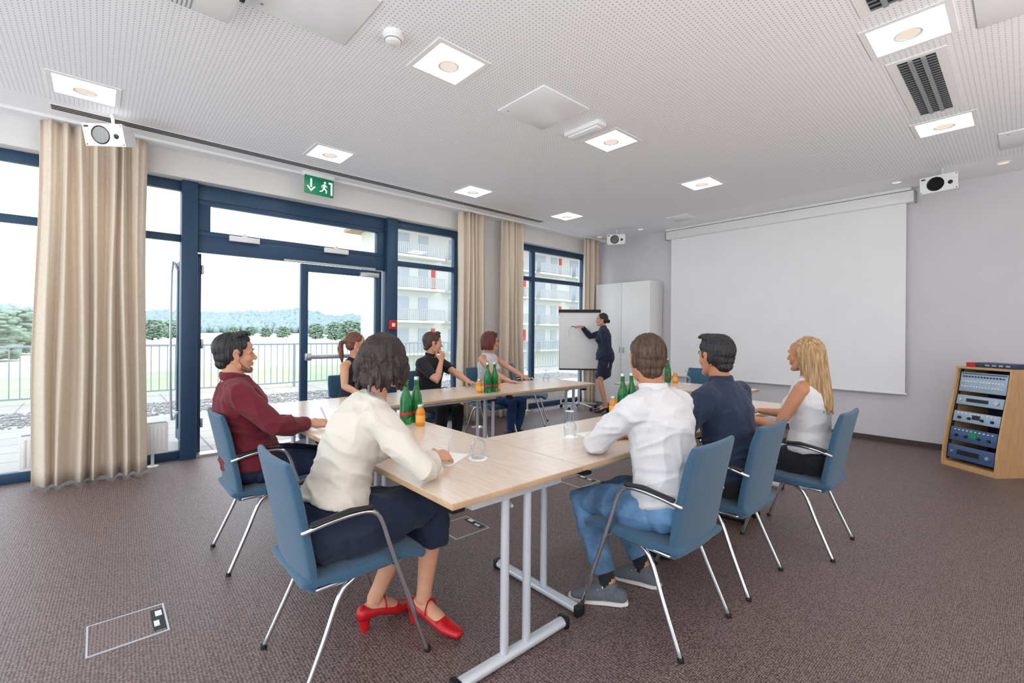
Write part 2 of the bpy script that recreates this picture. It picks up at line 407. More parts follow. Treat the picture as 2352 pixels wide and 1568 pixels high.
    def hand(P,mb,k):
        w=P.wr[k]; d,n,cu_=P.hd[k]; th=d.cross(n)*(1 if k=='R' else -1); s=P.s*(1.0 if P.male else .9)
        mb.tube([w-d*.01,w+d*.03*s,w+d*.065*s,w+d*.088*s],[(.026*s,.02*s),(.035*s,.0165*s),(.04*s,.015*s),(.038*s,.0115*s)],side=th,seg=14)
        for off,L,c2 in ((.031,.072,.85),(.0105,.08,1),(-.0105,.074,1.05),(-.031,.058,1.1)):
            p=w+d*.082*s+th*off*s; pts=[p-d*.02*s,p]; dd=(d+th*off*3.2).normalized()
            for ln,an in ((.44,35),(.31,80),(.25,112)):
                a=R(an*cu_*c2); p=p+(dd*cos(a)+n*sin(a))*(L*ln*s); pts.append(p)
            mb.tube(pts,[.0088*s,.0085*s,.0078*s,.0072*s,.0062*s],seg=8)
        b=w+d*.022*s+th*.022*s; t1=b+(d*.55+th*.8+n*.25).normalized()*.042*s; t2=t1+(d*.85+th*.25+n*.45).normalized()*.032*s; t3=t2+(d*.9-th*.05+n*.4).normalized()*.026*s
        mb.tube([b,t1,t2,t3],[.0145*s,.0115*s,.0095*s,.0078*s],seg=8)
    def footpts(P,k):
        a=P.an[k]; f=P.toe[k]; h=P.heel; z=lambda p,zz:V((p.x,p.y,zz))
        return [z(a-f*.05*P.s,.04+h),z(a+f*.02,.05+h*.85),z(a+f*.075*P.s,.042+h*.35),z(a+f*.125*P.s,.03),z(a+f*.175*P.s,.022)]
    def foot(P,mb,k,inf=0):
        pts=P.footpts(k); s=P.s*(1 if P.male else .88); f=P.toe[k]; sd=V((-f.y,f.x,0))
        mb.tube(pts,[(.031*s+inf,.036*s+inf*.6),(.033*s+inf,.044*s+inf*.6),(.038*s+inf,.038*s+inf*.6),(.042*s+inf,.026*s+inf*.5),(.03*s+inf,.017*s+inf*.5)],side=sd,seg=14)
        return pts,sd,f
    def headmesh(P,mb):
        e=lambda c,r,rot=None:P.hd_ell(mb,c,r,rot); m=P.male
        e((-.012,0,.03),(.098,.076,.088)); e((.028,0,-.032),(.06,.058 if m else .055,.07)); e((.05,0,.045),(.042,.056,.05))
        for sg in (1,-1):
            P.hd_tube(mb,[(-.012,sg*.056,-.035),(.012,sg*.05,-.07),(.05,sg*.028,-.094),(.07,0,-.1)],[.022,.021 if m else .018,.02,.018])
            e((.056,sg*.036,-.026),(.026,.024,.026)); e((.081,sg*.03,.021),(.011,.024,.0085))
            e((-.006,sg*.078,-.006),(.017,.007,.03),Matrix.Rotation(R(-14*sg),3,'Z')@Matrix.Rotation(R(-12),3,'Y'))
            P.hd_tube(mb,[(.01,sg*.079,.012),(.0,sg*.084,.027),(-.018,sg*.087,.024),(-.025,sg*.087,.004),(-.014,sg*.082,-.022),(-.002,sg*.078,-.034)],[.005,.0055,.0055,.0055,.005,.006],seg=8)
            e((.098,sg*.0125,-.031),(.011,.0085,.0075))
            e((.068,sg*.032,.0125),(.0145,.018,.006))
            e((.066,sg*.032,-.0065),(.0125,.0165,.0055))
            e((.06,sg*.05,.004),(.013,.009,.012))
        P.hd_tube(mb,[(.082,0,.02),(.095,0,-.003),(.108,0,-.022),(.1075,0,-.029)],[.009,.0085,.0115,.0115],seg=10)
        e((.0865,0,-.0555),(.0105,.021,.0055)); e((.085,0,-.0675),(.0105,.018,.006)); e((.074,0,-.1),(.018,.024,.0165)); e((.068,0,-.05),(.024,.034,.03))
        r=(.056 if m else .045)
        mb.tube([P.nb-V((0,0,.04)),P.nb.lerp(P.hp((-.02,0,-.06)),.5),P.hp((-.018,0,-.05)),P.hp((-.015,0,0))],[r*1.12*P.s,r*P.s,r*P.s,r*P.s],seg=16)
    def body(P,hair=None):
        mb=MB(); P.torso(mb); P.butt(mb)
        for k in 'LR': P.arm(mb,k); P.hand(mb,k); P.leg(mb,k); P.foot(mb,k)
        P.headmesh(mb)
        rem(mb,'body',P.skin,P.root,P.vox,2)
        for sg in (1,-1):
            b=MB(); vs=bmesh.ops.create_uvsphere(b.bm,u_segments=16,v_segments=14,radius=1)['verts']
            mt=Matrix.Translation(P.hp((.0655,sg*.032,.003)))@(P.hrot@Matrix.Rotation(R(8*sg),3,'Z')@Matrix.Rotation(R(90),3,'Y')).to_4x4()@Matrix.Scale(.0118*P.hs,4)
            for f in b.bm.faces:
                if f.calc_center_median().z>.66: f.material_index=1
            bmesh.ops.transform(b.bm,matrix=mt,verts=vs); b.build('eye',[M['eyew'],M['iris']],P.root)
            b=MB(); P.hd_tube(b,[(.092,sg*.014,.025),(.093,sg*.03,.0305),(.083,sg*.047,.026)],[.0035,.0042,.0025],seg=8); b.build('eyebrow',hair or M['h_dark'],P.root)
        b=MB(); P.hd_ell(b,(.0875,0,-.0555),(.011,.0215,.0052)); P.hd_ell(b,(.086,0,-.0672),(.011,.0185,.0055)); b.build('lips',M['lips'],P.root)
        return P
    def top(P,m,name='shirt',sleeve=.93,inf=.016,sinf=.014,t0=.02,t1=.52,collar=False,hip=.012,amp=.012,vox=.007):
        mb=MB(); P.torso(mb,inf,t0,t1,hip,True,bool(sleeve))
        if sleeve:
            for k in 'LR': P.arm(mb,k,sinf,0,sleeve,True)
        o=rem(mb,name,m,P.root,vox,3,folds(amp))
        if collar:
            b=MB(); up=(P.hp((-.02,0,-.06))-P.nb).normalized(); c=P.nb+V((0,0,.006)); l=P.lat(.5); fw=V((l.y,-l.x,0))
            r=(.066 if P.male else .054)*P.s; pts=[]
            for i in range(21):
                a=R(20+i*16); pts.append(c+fw*(cos(a)*r)+l*(sin(a)*r)+up*(.012-.02*max(0,cos(a))))
            b.tube(pts,[(.024,.006)]*21,side=up,seg=10)
            b.build('collar',m,o)
        if sleeve>.6:
            for k in 'LR':
                b=MB(); a0=P.arm_pt(k,sleeve-.05); a1=P.arm_pt(k,min(sleeve+.02,1.0)); rr=(.0415 if sleeve<.85 else .0335)*P.s*(1 if P.male else .86)+sinf*.85
                b.tube([a0,a1],[rr,rr*.95],seg=16,flat=True); b.build('cuff',m,o)
        return o
    def trousers(P,m,inf=.012,f1=.97,amp=.008,name='trousers'):
        mb=MB(); P.torso(mb,inf,-.03,.09,0,True); P.butt(mb,inf)
        for k in 'LR': P.leg(mb,k,inf,0,f1,True)
        return rem(mb,name,m,P.root,.0075,3,folds(amp))
    def socks(P,m):
        for k in 'LR':
            b=MB(); b.tube([P.leg_pt(k,.9),P.leg_pt(k,1.0)-V((0,0,.03))],[.043*P.s,.041*P.s],seg=14); b.build('sock',m,P.root)
    def skirt(P,m,inf=.025,f1=.55,amp=.011,tw=.17):
        mb=MB(); P.torso(mb,.012,-.03,tw,0,True); P.butt(mb,inf*.7)
        for k in 'LR': P.leg(mb,k,inf,0,f1,True)
        mid=lambda k,f:(P.leg_pt('L',f)+P.leg_pt('R',f))*.5
        fs=[0,.2,.4,.5,f1] if f1>.5 else [0,.2,f1]
        mb.tube([mid(0,f) for f in fs],[.07+inf*.8]*len(fs),seg=14,flat=True)
        if P.stand: mb.tube([P.pc+V((0,0,.03)),P.pc+V((0,0,-.1)),P.pc+V((.005,0,-.3)),mid(0,f1)],[(.16*P.s,.12*P.s),(.172*P.s,.13*P.s),(.155*P.s,.11*P.s),(.145*P.s,.1*P.s)],side=V((0,1,0)),seg=20)
        return rem(mb,'skirt',m,P.root,.008,4,folds(amp))
    def shoes(P,style,m):
        for k in 'LR':
            mb=MB(); pts,sd,f=P.foot(mb,k,.007)
            if style=='pump':
                mb=MB(); s=P.s*.88; u=V((0,0,1))
                q=[pts[0]-f*.004,pts[1]-u*.016,pts[2]-u*.008,pts[2].lerp(pts[3],.5)-u*.001,pts[3]+u*.002,pts[4]+f*.014]
                mb.tube(q,[(.037*s,.037*s),(.039*s,.03*s),(.044*s,.03*s),(.047*s,.034*s),(.048*s,.03*s),(.033*s,.021*s)],side=sd,seg=14)
                o=rem(mb,'shoe',m,P.root,.004,2)
                b=MB(); hb=pts[0]; b.tube([V((hb.x,hb.y,.002))+f*.004,V((hb.x,hb.y,.03+P.heel*.6))-f*.002],[(.02,.02),(.028,.025)],flat=True,seg=12); b.build('heel',m,o)
                b=MB(); a=pts[1]; ring=[]
                for i in range(9):
                    t=R(-15+i*26.25); ring.append(a+sd*(cos(t)*.041*s)+V((0,0,1))*(sin(t)*.047*s)+f*.02)
                b.tube(ring,[(.002,.006)]*9,side=f,seg=6); b.build('strap',m,o)
            else:
                mb.tube([P.an[k]-V((0,0,.03)),P.an[k]+V((0,0,-.005))],[.043*P.s,.042*P.s])
                o=rem(mb,'shoe',m,P.root,.005,2)
                b=MB(); q=[V((p.x,p.y,.011)) for p in (pts[0]-f*.03,pts[0],pts[1],pts[2],pts[3],pts[4],pts[4]+f*.022)]; s=P.s*(1 if P.male else .88)
                b.tube(q,[(.026*s,.011),(.041*s,.011),(.042*s,.011),(.047*s,.011),(.051*s,.011),(.041*s,.011),(.026*s,.011)],side=sd,seg=16,pw=.45); b.build('sole',M['sole'] if style=='sneaker' else M['blackshoe'],o)
                if style=='sneaker':
                    for j in range(4):
                        b=MB(); c=pts[1].lerp(pts[3],.15+j*.22); z=.095-j*.0125
                        b.tube([V((c.x,c.y,z-.012))+sd*.03,V((c.x,c.y,z))+f*.002,V((c.x,c.y,z-.012))-sd*.03],.0035,seg=6)
                        b.build('lace',M['sole'],o)
    # hair
    def strand(P,amp=.004): 
        inv=P.hrot.inverted(); hc=P.hc
        def f(c):
            q=inv@(c-hc); a=math.atan2(q.y,q.x+.012)
            return noise.noise(V((a*9,q.z*7,3.3)))*amp*.9+noise.noise(V((a*30,q.z*12,7.3)))*amp*.7
        return f
    def hair_short(P,m,quiff=0,vol=0):
        mb=MB(); e=lambda c,r,rot=None:P.hd_ell(mb,c,r,rot); v=vol
        e((-.028,0,.045),(.098+v,.082+v*.6,.09+v)); e((-.05,0,.0),(.064,.072,.072)); e((.02,0,.085),(.062+v,.064,.046+v)); e((-.07,0,-.05),(.036,.052,.034))
        for sg in (1,-1): e((.006,sg*.07,.02),(.026,.01,.034)); e((-.03,sg*.071,.012),(.03,.01,.05)); e((.012,sg*.06,.06),(.046,.019,.036))
        if quiff:
            for i in range(9):
                y=(i-4)*.0135; P.hd_tube(mb,[(.0,y,.11),(.045,y*1.05,.122+quiff*.5),(.078-abs(y)*.4,y*1.1+.006,.112+quiff)],[.02,.017,.009],seg=8)
        rem(mb,'hair',m,P.root,.0045,1,P.strand(.005))
    def locks(P,mb,phis,zend,r=.02,flare=0,wav=0,back=0,pinch=1,vol=1.0,rag=.016):
        for ph in phis:
            a=R(ph+rnd.uniform(-4,4)); pts=[];rad=[]; kk=rnd.uniform(.97,1.07)*vol; rv=r*rnd.uniform(.75,1.2)
            for th in (12,40,65,88):
                t=R(th); pts.append((-.018+.103*kk*sin(t)*cos(a),.087*kk*sin(t)*sin(a),.032+.098*vol*cos(t))); rad.append(rv*(.8+.25*th/90))
            x,y,z=pts[-1]; ze=zend+rnd.uniform(-rag,rag); n=6; wp=rnd.uniform(0,6)*.6+a*2; da=rnd.uniform(-.1,.1)
            for j in range(1,n+1):
                u=j/n; k=1+flare*u*(1.25 if u<.75 else .75); zz=z+(ze-z)*u; wv=wav*sin(u*6.5+wp); a2=a+da*u
                rr=math.hypot(x+.018,y/.845)*k
                pts.append((rr*cos(a2)-.018-back*u+wv*cos(a),.845*rr*sin(a2)*(1-(1-pinch)*u)+wv*sin(a),zz)); rad.append(rv*(1.05-.68*u*u))
            P.hd_tube(mb,pts,rad,seg=8)
    def hair_bob(P,m,zend=-.14,flare=.12,wav=.006,start=62,r=.016,fringe=False,fill=True,vol=1.0,rag=.016):
        mb=MB(); P.hd_ell(mb,(-.03,0,.042),(.1*vol,.084*vol,.094*vol)); P.hd_ell(mb,(-.05,0,-.02),(.062,.07,.09))
        if fill: P.hd_ell(mb,(-.045,0,-.025),(.08*(1+flare*.6),.086*(1+flare*.6),abs(zend)*.68))
        n=56
        P.locks(mb,[start+i*(360-2*start)/n for i in range(n+1)],zend,r,flare,wav,vol=vol,rag=rag)
        if fill: P.locks(mb,[start+8+i*(344-2*start)/22 for i in range(23)],zend*.6,r,flare*.8,wav,vol=vol*1.0,rag=rag)
        P.locks(mb,[start-10,-(start-10),start-18,-(start-18)],-.03,r*.8,0,0)
        if fringe:
            for i in range(7):
                y=(i-3)*.018; P.hd_tube(mb,[(.02,y*.8,.12),(.07,y,.1),(.088-abs(y)*.5,y*1.15,.055)],[.018,.016,.01],seg=8)
        rem(mb,'hair',m,P.root,.004,3,P.strand(.0035))
    def hair_tail(P,m,zend=-.2):
        mb=MB(); e=lambda c,r:P.hd_ell(mb,c,r); e((-.024,0,.042),(.098,.083,.091)); e((-.05,0,-.005),(.06,.07,.068))
        for sg in (1,-1): P.hd_tube(mb,[(.045,sg*.05,.09),(.02,sg*.078,.045),(-.03,sg*.08,.02),(-.1,sg*.02,.02)],[.014,.013,.014,.015],seg=8)
        e((-.118,0,.025),(.022,.02,.02)); P.hd_tube(mb,[(-.115,0,.03),(-.15,.0,.02),(-.16,.004,-.05),(-.15,0,-.12),(-.14,0,zend)],[.017,.026,.03,.026,.008],seg=10)
        rem(mb,'hair',m,P.root,.005,1,P.strand(.004))
    def hair_bun(P,m):
        mb=MB(); e=lambda c,r:P.hd_ell(mb,c,r); e((-.024,0,.042),(.099,.083,.092)); e((-.05,0,-.005),(.06,.07,.068)); e((-.12,0,-.02),(.038,.042,.038))
        for sg in (1,-1): P.hd_tube(mb,[(.05,sg*.045,.092),(.03,sg*.076,.04),(-.03,sg*.081,.01),(-.1,sg*.02,-.01)],[.014,.014,.014,.015],seg=8)
        rem(mb,'hair',m,P.root,.006,1,P.strand(.004))
    def hair_long(P,m,zend=-.36):
        mb=MB(); P.hd_ell(mb,(-.03,0,.042),(.1,.084,.093)); P.hd_ell(mb,(-.055,0,-.02),(.056,.07,.09))
        mb.tube([P.hp((-.06,0,.0)),P.hp((-.088,0,-.12)),P.hp((-.106,0,-.24)),P.hp((-.11,0,zend+.04))],[(.084,.05),(.084,.052),(.072,.044),(.042,.024)],side=P.hrot@V((0,1,0)),seg=18)
        n=64; P.locks(mb,[92+i*(360-184)/n for i in range(n+1)],zend,.0105,.0,.003,back=.06,pinch=.85,rag=.035)
        P.locks(mb,[84,-84,78,-78],-.13,.011,0,.004,back=.04)
        rem(mb,'hair',m,P.root,.004,4,P.strand(.003))
DN=(0,0,-1); TZ=.74; WZ=TZ+.022
# man in maroon shirt
p=Person('man in maroon shirt writing at the table beside the open door',(.70,3.15),0,.985,True,-11,0,-8,(-2,2),
  {'R':((.985,2.98,WZ+.012),(1,-.1,-.02),(0,.45,-1),.75),'L':((.97,3.19,WZ),(.75,-.65,0),DN,.45)},{'L':((1.2,3.32),10),'R':((1.2,3.02),-5)},skin='skin',vox=.005,poles={'L':(-.5,.6,-.7),'R':(-.4,-.9,-.5)})
p.body(M['h_black']); p.top(M['maroon'],collar=True,sleeve=.92,t0=-.02,hip=.03,inf=.017,sinf=.016,amp=.016); p.trousers(M['ddenim']); p.shoes('plain',M['blackshoe']); p.hair_short(M['h_black'],.012)
b=MB(); 
for sg in (1,-1): p.hd_tube(b,[(.004,sg*.0615,-.015),(.0,sg*.0605,-.04),(.02,sg*.0522,-.075),(.054,sg*.0292,-.0975),(.074,0,-.103)],[(.0045),.013,.0178,.0182,.0168],seg=8)
p.hd_ell(b,(.0745,0,-.097),(.0185,.0245,.0185))
p.hd_tube(b,[(.08,-.022,-.054),(.0900,0,-.0462),(.08,.022,-.054)],[.0045,.0048,.0045],seg=8)
rem(b,'beard',M['stubble'],p.root,.004,1)
m1=p
# woman in cream blouse
p=Person('dark haired woman in cream blouse, navy skirt and red shoes writing at the near table',(.715,1.93),0,1.035,False,21,0,-4,(22,-4),
  {'R':((1.125,1.755,WZ+.03),(.92,.3,-.08),(-.15,.6,-1),.7),'L':((1.09,2.03,WZ),(.75,-.65,0),DN,.5)},{'L':((.955,1.995),5),'R':((1.125,1.85),-70)},heel=.042,vox=.005,poles={'R':(-.35,-1,-.3),'L':(-.1,1,-.4)},hscale=.96)
p.body(M['h_dark']); p.top(M['cream'],'blouse',sleeve=.74,inf=.016,sinf=.015,hip=.018,amp=.016,t0=.085,vox=.006); p.skirt(M['navy'],.028,.72,tw=.13,amp=.016); p.shoes('pump',M['redshoe']); p.hair_bob(M['h_dark'],-.108,.2,.012,vol=1.0,r=.0135,rag=.022)
w2=p
# woman with ponytail
p=Person('woman with a ponytail and dark dotted top, half hidden behind the cream blouse',(1.99,4.7),-90,.99,False,4,0,25,(78,0),
  {'R':((1.84,4.17,WZ),(.1,-1,0),DN,.4),'L':((2.1,4.15,WZ),(-.5,-.8,0),DN,.4)},{'L':((2.1,4.3),-90),'R':((1.9,4.3),-90)},skin='skin')
M['dots']=mat('dotted_black_cloth',S(38,38,46),.9,ns=150,na=.8)
p.body(M['h_brun']); p.top(M['dots'],'sleeveless_top',sleeve=0,inf=.014,t1=.5,amp=.008); p.trousers(M['ddenim']); p.shoes('plain',M['blackshoe']); p.hair_tail(M['h_brun'])
# man black polo hand on chin
p=Person('man in black polo shirt resting his chin on one hand',(2.88,4.68),-90,.99,True,8,0,20,(68,-3),
  {'R':((2.92,4.46,1.01),(.25,.12,1),(-.1,1,-.1),.6),'L':((3.13,4.13,WZ),(-.2,-1,0),DN,.3)},{'L':((3.03,4.3),-85),'R':((2.78,4.25),-95)},skin='skin',poles={'R':(.4,-.5,-.9),'L':(-.3,.8,-.5)})
p.body(M['h_brown']); p.top(M['blackc'],'polo_shirt',sleeve=.36,collar=True); p.trousers(M['blackc']); p.shoes('plain',M['blackshoe']); p.hair_short(M['h_brown'],.016,.004)
# woman auburn bob glasses
p=Person('woman with auburn bob and glasses in white sleeveless blouse',(3.78,4.7),-90,1.01,False,5,0,14,(64,2),
  {'R':((3.7,4.15,WZ),(.35,-.9,0),DN,.4),'L':((3.98,4.12,WZ),(-.3,-.9,0),DN,.4)},{'L':((4.1,4.45),-60),'R':((3.95,4.42),-70)},skin='skin')
p.body(M['h_red']); p.top(M['whites'],'sleeveless_blouse',sleeve=0,inf=.016,t1=.5,hip=.012); p.trousers(M['bdenim']); p.shoes('plain',M['blackshoe']); p.hair_bob(M['h_red'],-.1,.04,.002,76,.014,True,False)
b=MB()
for sg in (1,-1):
    b.tube([p.hp((.098,sg*.032+.021*cos(R(a)),.002+.016*sin(R(a)))) for a in range(0,361,30)],.0018,seg=6)
    b.tube([p.hp((.098,sg*.053,.006)),p.hp((.02,sg*.079,.006)),p.hp((-.02,sg*.083,-.004))],.0018,seg=6)
b.tube([p.hp((.098,-.012,.006)),p.hp((.104,0,.009)),p.hp((.098,.012,.006))],.0018,seg=6); b.build('glasses',M['black'],p.root)
# standing woman
p=Person('standing woman in navy skirt suit drawing on the flipchart',(6.42,4.78),128,.94,False,4,0,-6,(6,2),
  {'R':((6.27,5.17,1.46),(-.3,.95,.12),(.2,.1,-1),.6),'L':((6.33,4.66,.86),(-.1,.2,-1),(.7,.7,0),.35)},{'L':((6.36,4.71),118),'R':((6.5,4.84),128)},pz=.945,stand=True,heel=.055,poles={'R':(-.2,-.5,-.8),'L':(-1,.3,0)})
p.body(M['h_dark']); p.top(M['navy'],'jacket',sleeve=.93,inf=.02,sinf=.016,t0=-.05,hip=.03,collar=True); p.skirt(M['navy'],.02,.38); p.shoes('pump',M['blackshoe']); p.hair_bun(M['h_dark'])
w6=p
# man white shirt jeans
p=Person('man in white shirt, light jeans and grey sneakers seen from behind at near table',(2.02,1.13),90,1.0,True,9,0,-8,(-44,0),
  {'L':((2.05,1.57,WZ+.01),(.75,.66,0),DN,.5),'R':((2.28,1.54,WZ),(-.5,.85,0),DN,.5)},{'L':((1.92,1.39),126),'R':((2.2,1.37),108)},skin='skint',vox=.005,poles={'L':(-.1,1,-.35),'R':(-.2,-1,-.4)})
p.body(M['h_brown']); p.top(M['whites'],sleeve=.93,inf=.014,sinf=.014,hip=.022,collar=True,amp=.016,t0=.01,vox=.006); p.trousers(M['denim'],.015,.93,.014); p.socks(M['blackc']); p.shoes('sneaker',M['sneak']); p.hair_short(M['h_brown'])
# man navy shirt
p=Person('man in dark navy shirt seated between white shirted man and blonde woman',(2.69,1.12),90,.99,True,7,0,-8,(-22,0),
  {'L':((2.5,1.52,WZ),(.5,.85,0),DN,.5),'R':((2.95,1.52,WZ),(-.5,.85,0),DN,.5)},{'L':((2.55,1.5),95),'R':((2.85,1.5),85)},skin='skint')
p.body(M['h_black']); p.top(M['navyshirt'],sleeve=.93,inf=.017,sinf=.016,hip=.02,collar=True,t0=-.01,amp=.016); p.trousers(M['blackc']); p.shoes('plain',M['blackshoe']); p.hair_short(M['h_black'],.004,.003)
# blonde
p=Person('woman with long blonde hair in white sleeveless top at the right end',(3.52,.95),90,.98,False,2,0,-4,(-12,0),
  {'L':((3.38,1.32,.775),(.5,.85,.0),DN,.4),'R':((3.72,1.34,.775),(-.4,.9,0),DN,.4)},{'L':((3.42,1.38),95),'R':((3.62,1.38),85)},skin='skint',poles={'L':(-.6,.5,-.8),'R':(-.6,-.5,-.8)})
p.body(M['h_blond']); p.top(M['whites'],'sleeveless_top',sleeve=0,inf=.018,t1=.5,hip=.016,t0=.04,amp=.01); p.skirt(M['blackc'],.02,.52,tw=.07); p.shoes('pump',M['blackshoe']); p.hair_long(M['h_blond'])
# ------------------------------------------------------------------ room shell
CZ=3.15; XB=7.45; YW=5.75; X0=-3.0; Y0=-3.0
struct('floor',MB().bx(X0,XB+.15,Y0,6.05,-.12,0),M['carpet'],'brown woven loop carpet over the whole floor','floor')
struct('ceiling',MB().bx(X0,XB+.15,Y0,6.05,CZ,CZ+.12),M['ceil'],'white perforated acoustic ceiling','ceiling')
struct('wall_back',MB().bx(XB,XB+.15,Y0,6.05,0,CZ),M['wallb'],'pale lavender grey wall behind the projection screen','wall')
struct('wall_right',MB().bx(X0,XB+.15,Y0-.15,Y0,0,CZ),M['wall'],'unseen white wall on the side facing the windows','wall')  # unseen side wall, put in to cut fill light from that side
mb=MB(); mb.bx(X0,XB,YW,6.05,2.9,CZ); mb.bx(4.15,5.22,YW,6.05,0,2.9); mb.bx(7.22,XB,YW,6.05,0,2.9)
struct('wall_left',mb,M['wall'],'white wall around the tall windows','wall')
struct('baseboard_back',MB().bx(XB-.015,XB,Y0,YW,0,.065),M['base'],'dark baseboard under the lavender wall','baseboard')
FY0,FY1=5.88,5.96
def frame_bars(mb,bars):
    for x0,x1,z0,z1 in bars:
        e=.004 if x1-x0>z1-z0 else 0      # rails sit a little behind the posts
        mb.bx(x0,x1,FY0+e,FY1-e,z0,z1,.004)
def window(n,label,bars,panes,seal=None):
    r=thing('window_%d'%n,label,'window',(0,0,0),0,None,'structure')
    mb=MB(); frame_bars(mb,bars); f=mb.build('window_frame',M['frame'],r)
    for x0,x1,z0,z1 in panes:
        MB().bx(x0,x1,5.915,5.925,z0,z1).build('pane',M['pane'],r)
    return r
window(1,'tall blue framed fixed window behind the near left curtain',
  [(-3,.7,2.8,2.9),(-3,.7,2.27,2.34),(-3,.7,0,.09),(-1.35,-1.27,.09,2.8),(-.08,-.02,.09,2.8),(-3,-2.93,.09,2.8)],
  [(-2.93,-1.35,.09,2.27),(-1.27,-.08,.09,2.27),(-.02,.64,.09,2.27),(-2.93,-1.35,2.34,2.8),(-1.27,-.08,2.34,2.8),(-.02,.64,2.34,2.8)])
window(2,'wide transom window above the terrace door',[(.78,2.93,2.74,2.9),(.78,2.93,2.18,2.36),(.78,.9,2.41,2.69),(2.81,2.93,2.41,2.69),(.78,2.93,2.36,2.41),(.78,2.93,2.69,2.74)],[(.88,2.82,2.41,2.69)])
window(3,'blue framed window between the terrace door and the middle curtain',[(3.08,4.15,2.8,2.9),(3.08,4.15,2.27,2.34),(3.08,4.15,0,.09),(4.07,4.15,.09,2.8)],[(3.08,4.07,.09,2.27),(3.08,4.07,2.34,2.8)])
window(4,'far blue framed window behind the flipchart',[(5.22,7.22,2.8,2.9),(5.22,7.22,2.27,2.34),(5.22,7.22,0,.09),(5.22,5.3,.09,2.8),(5.74,5.82,.09,2.8),(7.14,7.22,.09,2.8)],[(5.3,5.74,.09,2.27),(5.82,7.14,.09,2.27),(5.3,5.74,2.34,2.8),(5.82,7.14,2.34,2.8)])
struct('trim_1',MB().bx(.64,.78,5.82,5.98,0,2.9,.006),M['frame'],'thick blue steel post left of the terrace door','door frame')
struct('trim_2',MB().bx(2.93,3.09,5.82,5.98,0,2.9,.006),M['frame'],'thick blue steel post right of the terrace door','door frame')
struct('trim_3',MB().bx(.78,2.93,5.85,6.0,0,.025),M['alu'],'metal threshold under the terrace door','threshold')
def door(n,label,loc,rz,w,flip):
    r=thing('door_%d'%n,label,'door',loc,rz,None,'structure')
    mb=MB(); h=2.17
    mb.bx(0,.085,-.03,.03,.03,h,.003); mb.bx(w-.085,w,-.03,.03,.03,h,.003); mb.bx(.085,w-.085,-.03,.03,h-.09,h,.003); mb.bx(.085,w-.085,-.03,.03,.03,.15,.003)
    mb.build('door_frame',M['frame'],r); MB().bx(.085,w-.085,-.006,.006,.15,h-.09).build('pane',M['pane'],r)
    return r
d1=door(1,'open glazed leaf of the terrace door swung outward',(.8,5.95,0),93,1.02,False)
b=MB(); b.tube(crv([(.93,.03,.35),(.93,.09,.38),(.93,.09,2.05),(.93,.03,2.08)],4),.014,seg=10); b.build('pull_bar',M['alu'],d1)
for z in (.3,1.15,1.95): MB().bx(-.02,.02,-.05,-.03,z,z+.1,.004).build('hinge',M['alu'],d1)
d2=door(2,'closed glazed leaf of the terrace door with push bar',(1.84,5.93,0),0,1.05,False)
b=MB(); b.box((.5,-.085,1.03),(.86,.03,.055),bev=.008); b.box((.075,-.06,1.03),(.07,.07,.09),bev=.008); b.box((.965,-.06,1.03),(.07,.07,.09),bev=.008); b.build('push_bar',M['alu'],d2)
b=MB(); b.box((.86,-.055,2.1),(.26,.05,.06),bev=.006); b.build('door_closer',M['alu'],d2)
b=MB(); b.bx(-.2,.95,-.05,-.03,2.178,2.2); b.build('closer_rail',M['alu'],d2)
for x in (1.22,2.25):
    o=MB().box((0,0,0),(.3,.05,.06),bev=.006).bx(-.02,.02,-.02,.03,.02,.06).build('window_opener',M['white'],None,(x,5.855,2.36))
    tag(o,'white transom opener, %s of the two above the terrace door'%('left' if x<2 else 'right'),'window opener','transom openers')
# ------------------------------------------------------------------ curtains
def curtain(x0,x1,n,label,ph,zt=3.12):
    bm=bmesh.new(); nx=n*18; nz=24; g=[]; w=x1-x0; cx=(x0+x1)/2
    for j in range(nz+1):
        v=j/nz; z=.02+(zt-.02)*v; row=[]
        for i in range(nx+1):
            u=i/nx; sc=1.0+.08*(1-v)**2; A=(.036+.026*(1-v))*(1+.7*noise.noise(V((u*n*.5,ph,2))))
            jit=noise.noise(V((u*n*.6,v*.9,ph)))
            x=(u-.5)*w*sc+.03*noise.noise(V((u*6,v*1.5,ph+5)))
            y=A*sin(2*PI*n*u+3.6*jit+ph)+.03*noise.noise(V((u*8,v*2,ph+9)))+.008*v*sin(2*PI*n*2.6*u)-(.012*(1-v))
            row.append(bm.verts.new((x,y,z+.008*noise.noise(V((u*14,0,ph)))*(1-v))))
        g.append(row)
    for j in range(nz):
        for i in range(nx): bm.faces.new((g[j][i],g[j][i+1],g[j+1][i+1],g[j+1][i]))
    me=bpy.data.meshes.new('curtain'); bm.to_mesh(me); bm.free(); me.materials.append(M['curtain']); me.polygons.foreach_set('use_smooth',[True]*len(me.polygons))
    o=bpy.data.objects.new('curtain',me); COL.objects.link(o); o.location=(cx,5.55,0)
    s=o.modifiers.new('s','SOLIDIFY'); s.thickness=.004
    tag(o,label,'curtain','long beige curtains')
curtain(-.38,.33,7,'large near beige curtain left of the terrace door',1.0)
curtain(3.94,4.42,5,'beige curtain left of the white pier beside the door windows',2.2)
curtain(4.72,5.24,5,'beige curtain right of the white pier, left of the flipchart',3.1)
curtain(6.78,7.22,4,'short looking beige curtain in the far corner above the white cabinet',4.4)
o=MB().bx(-1.2,7.4,5.5,5.6,3.125,3.15).build('curtain_track',M['whitem']); tag(o,'white curtain track on the ceiling above the windows','curtain rail')
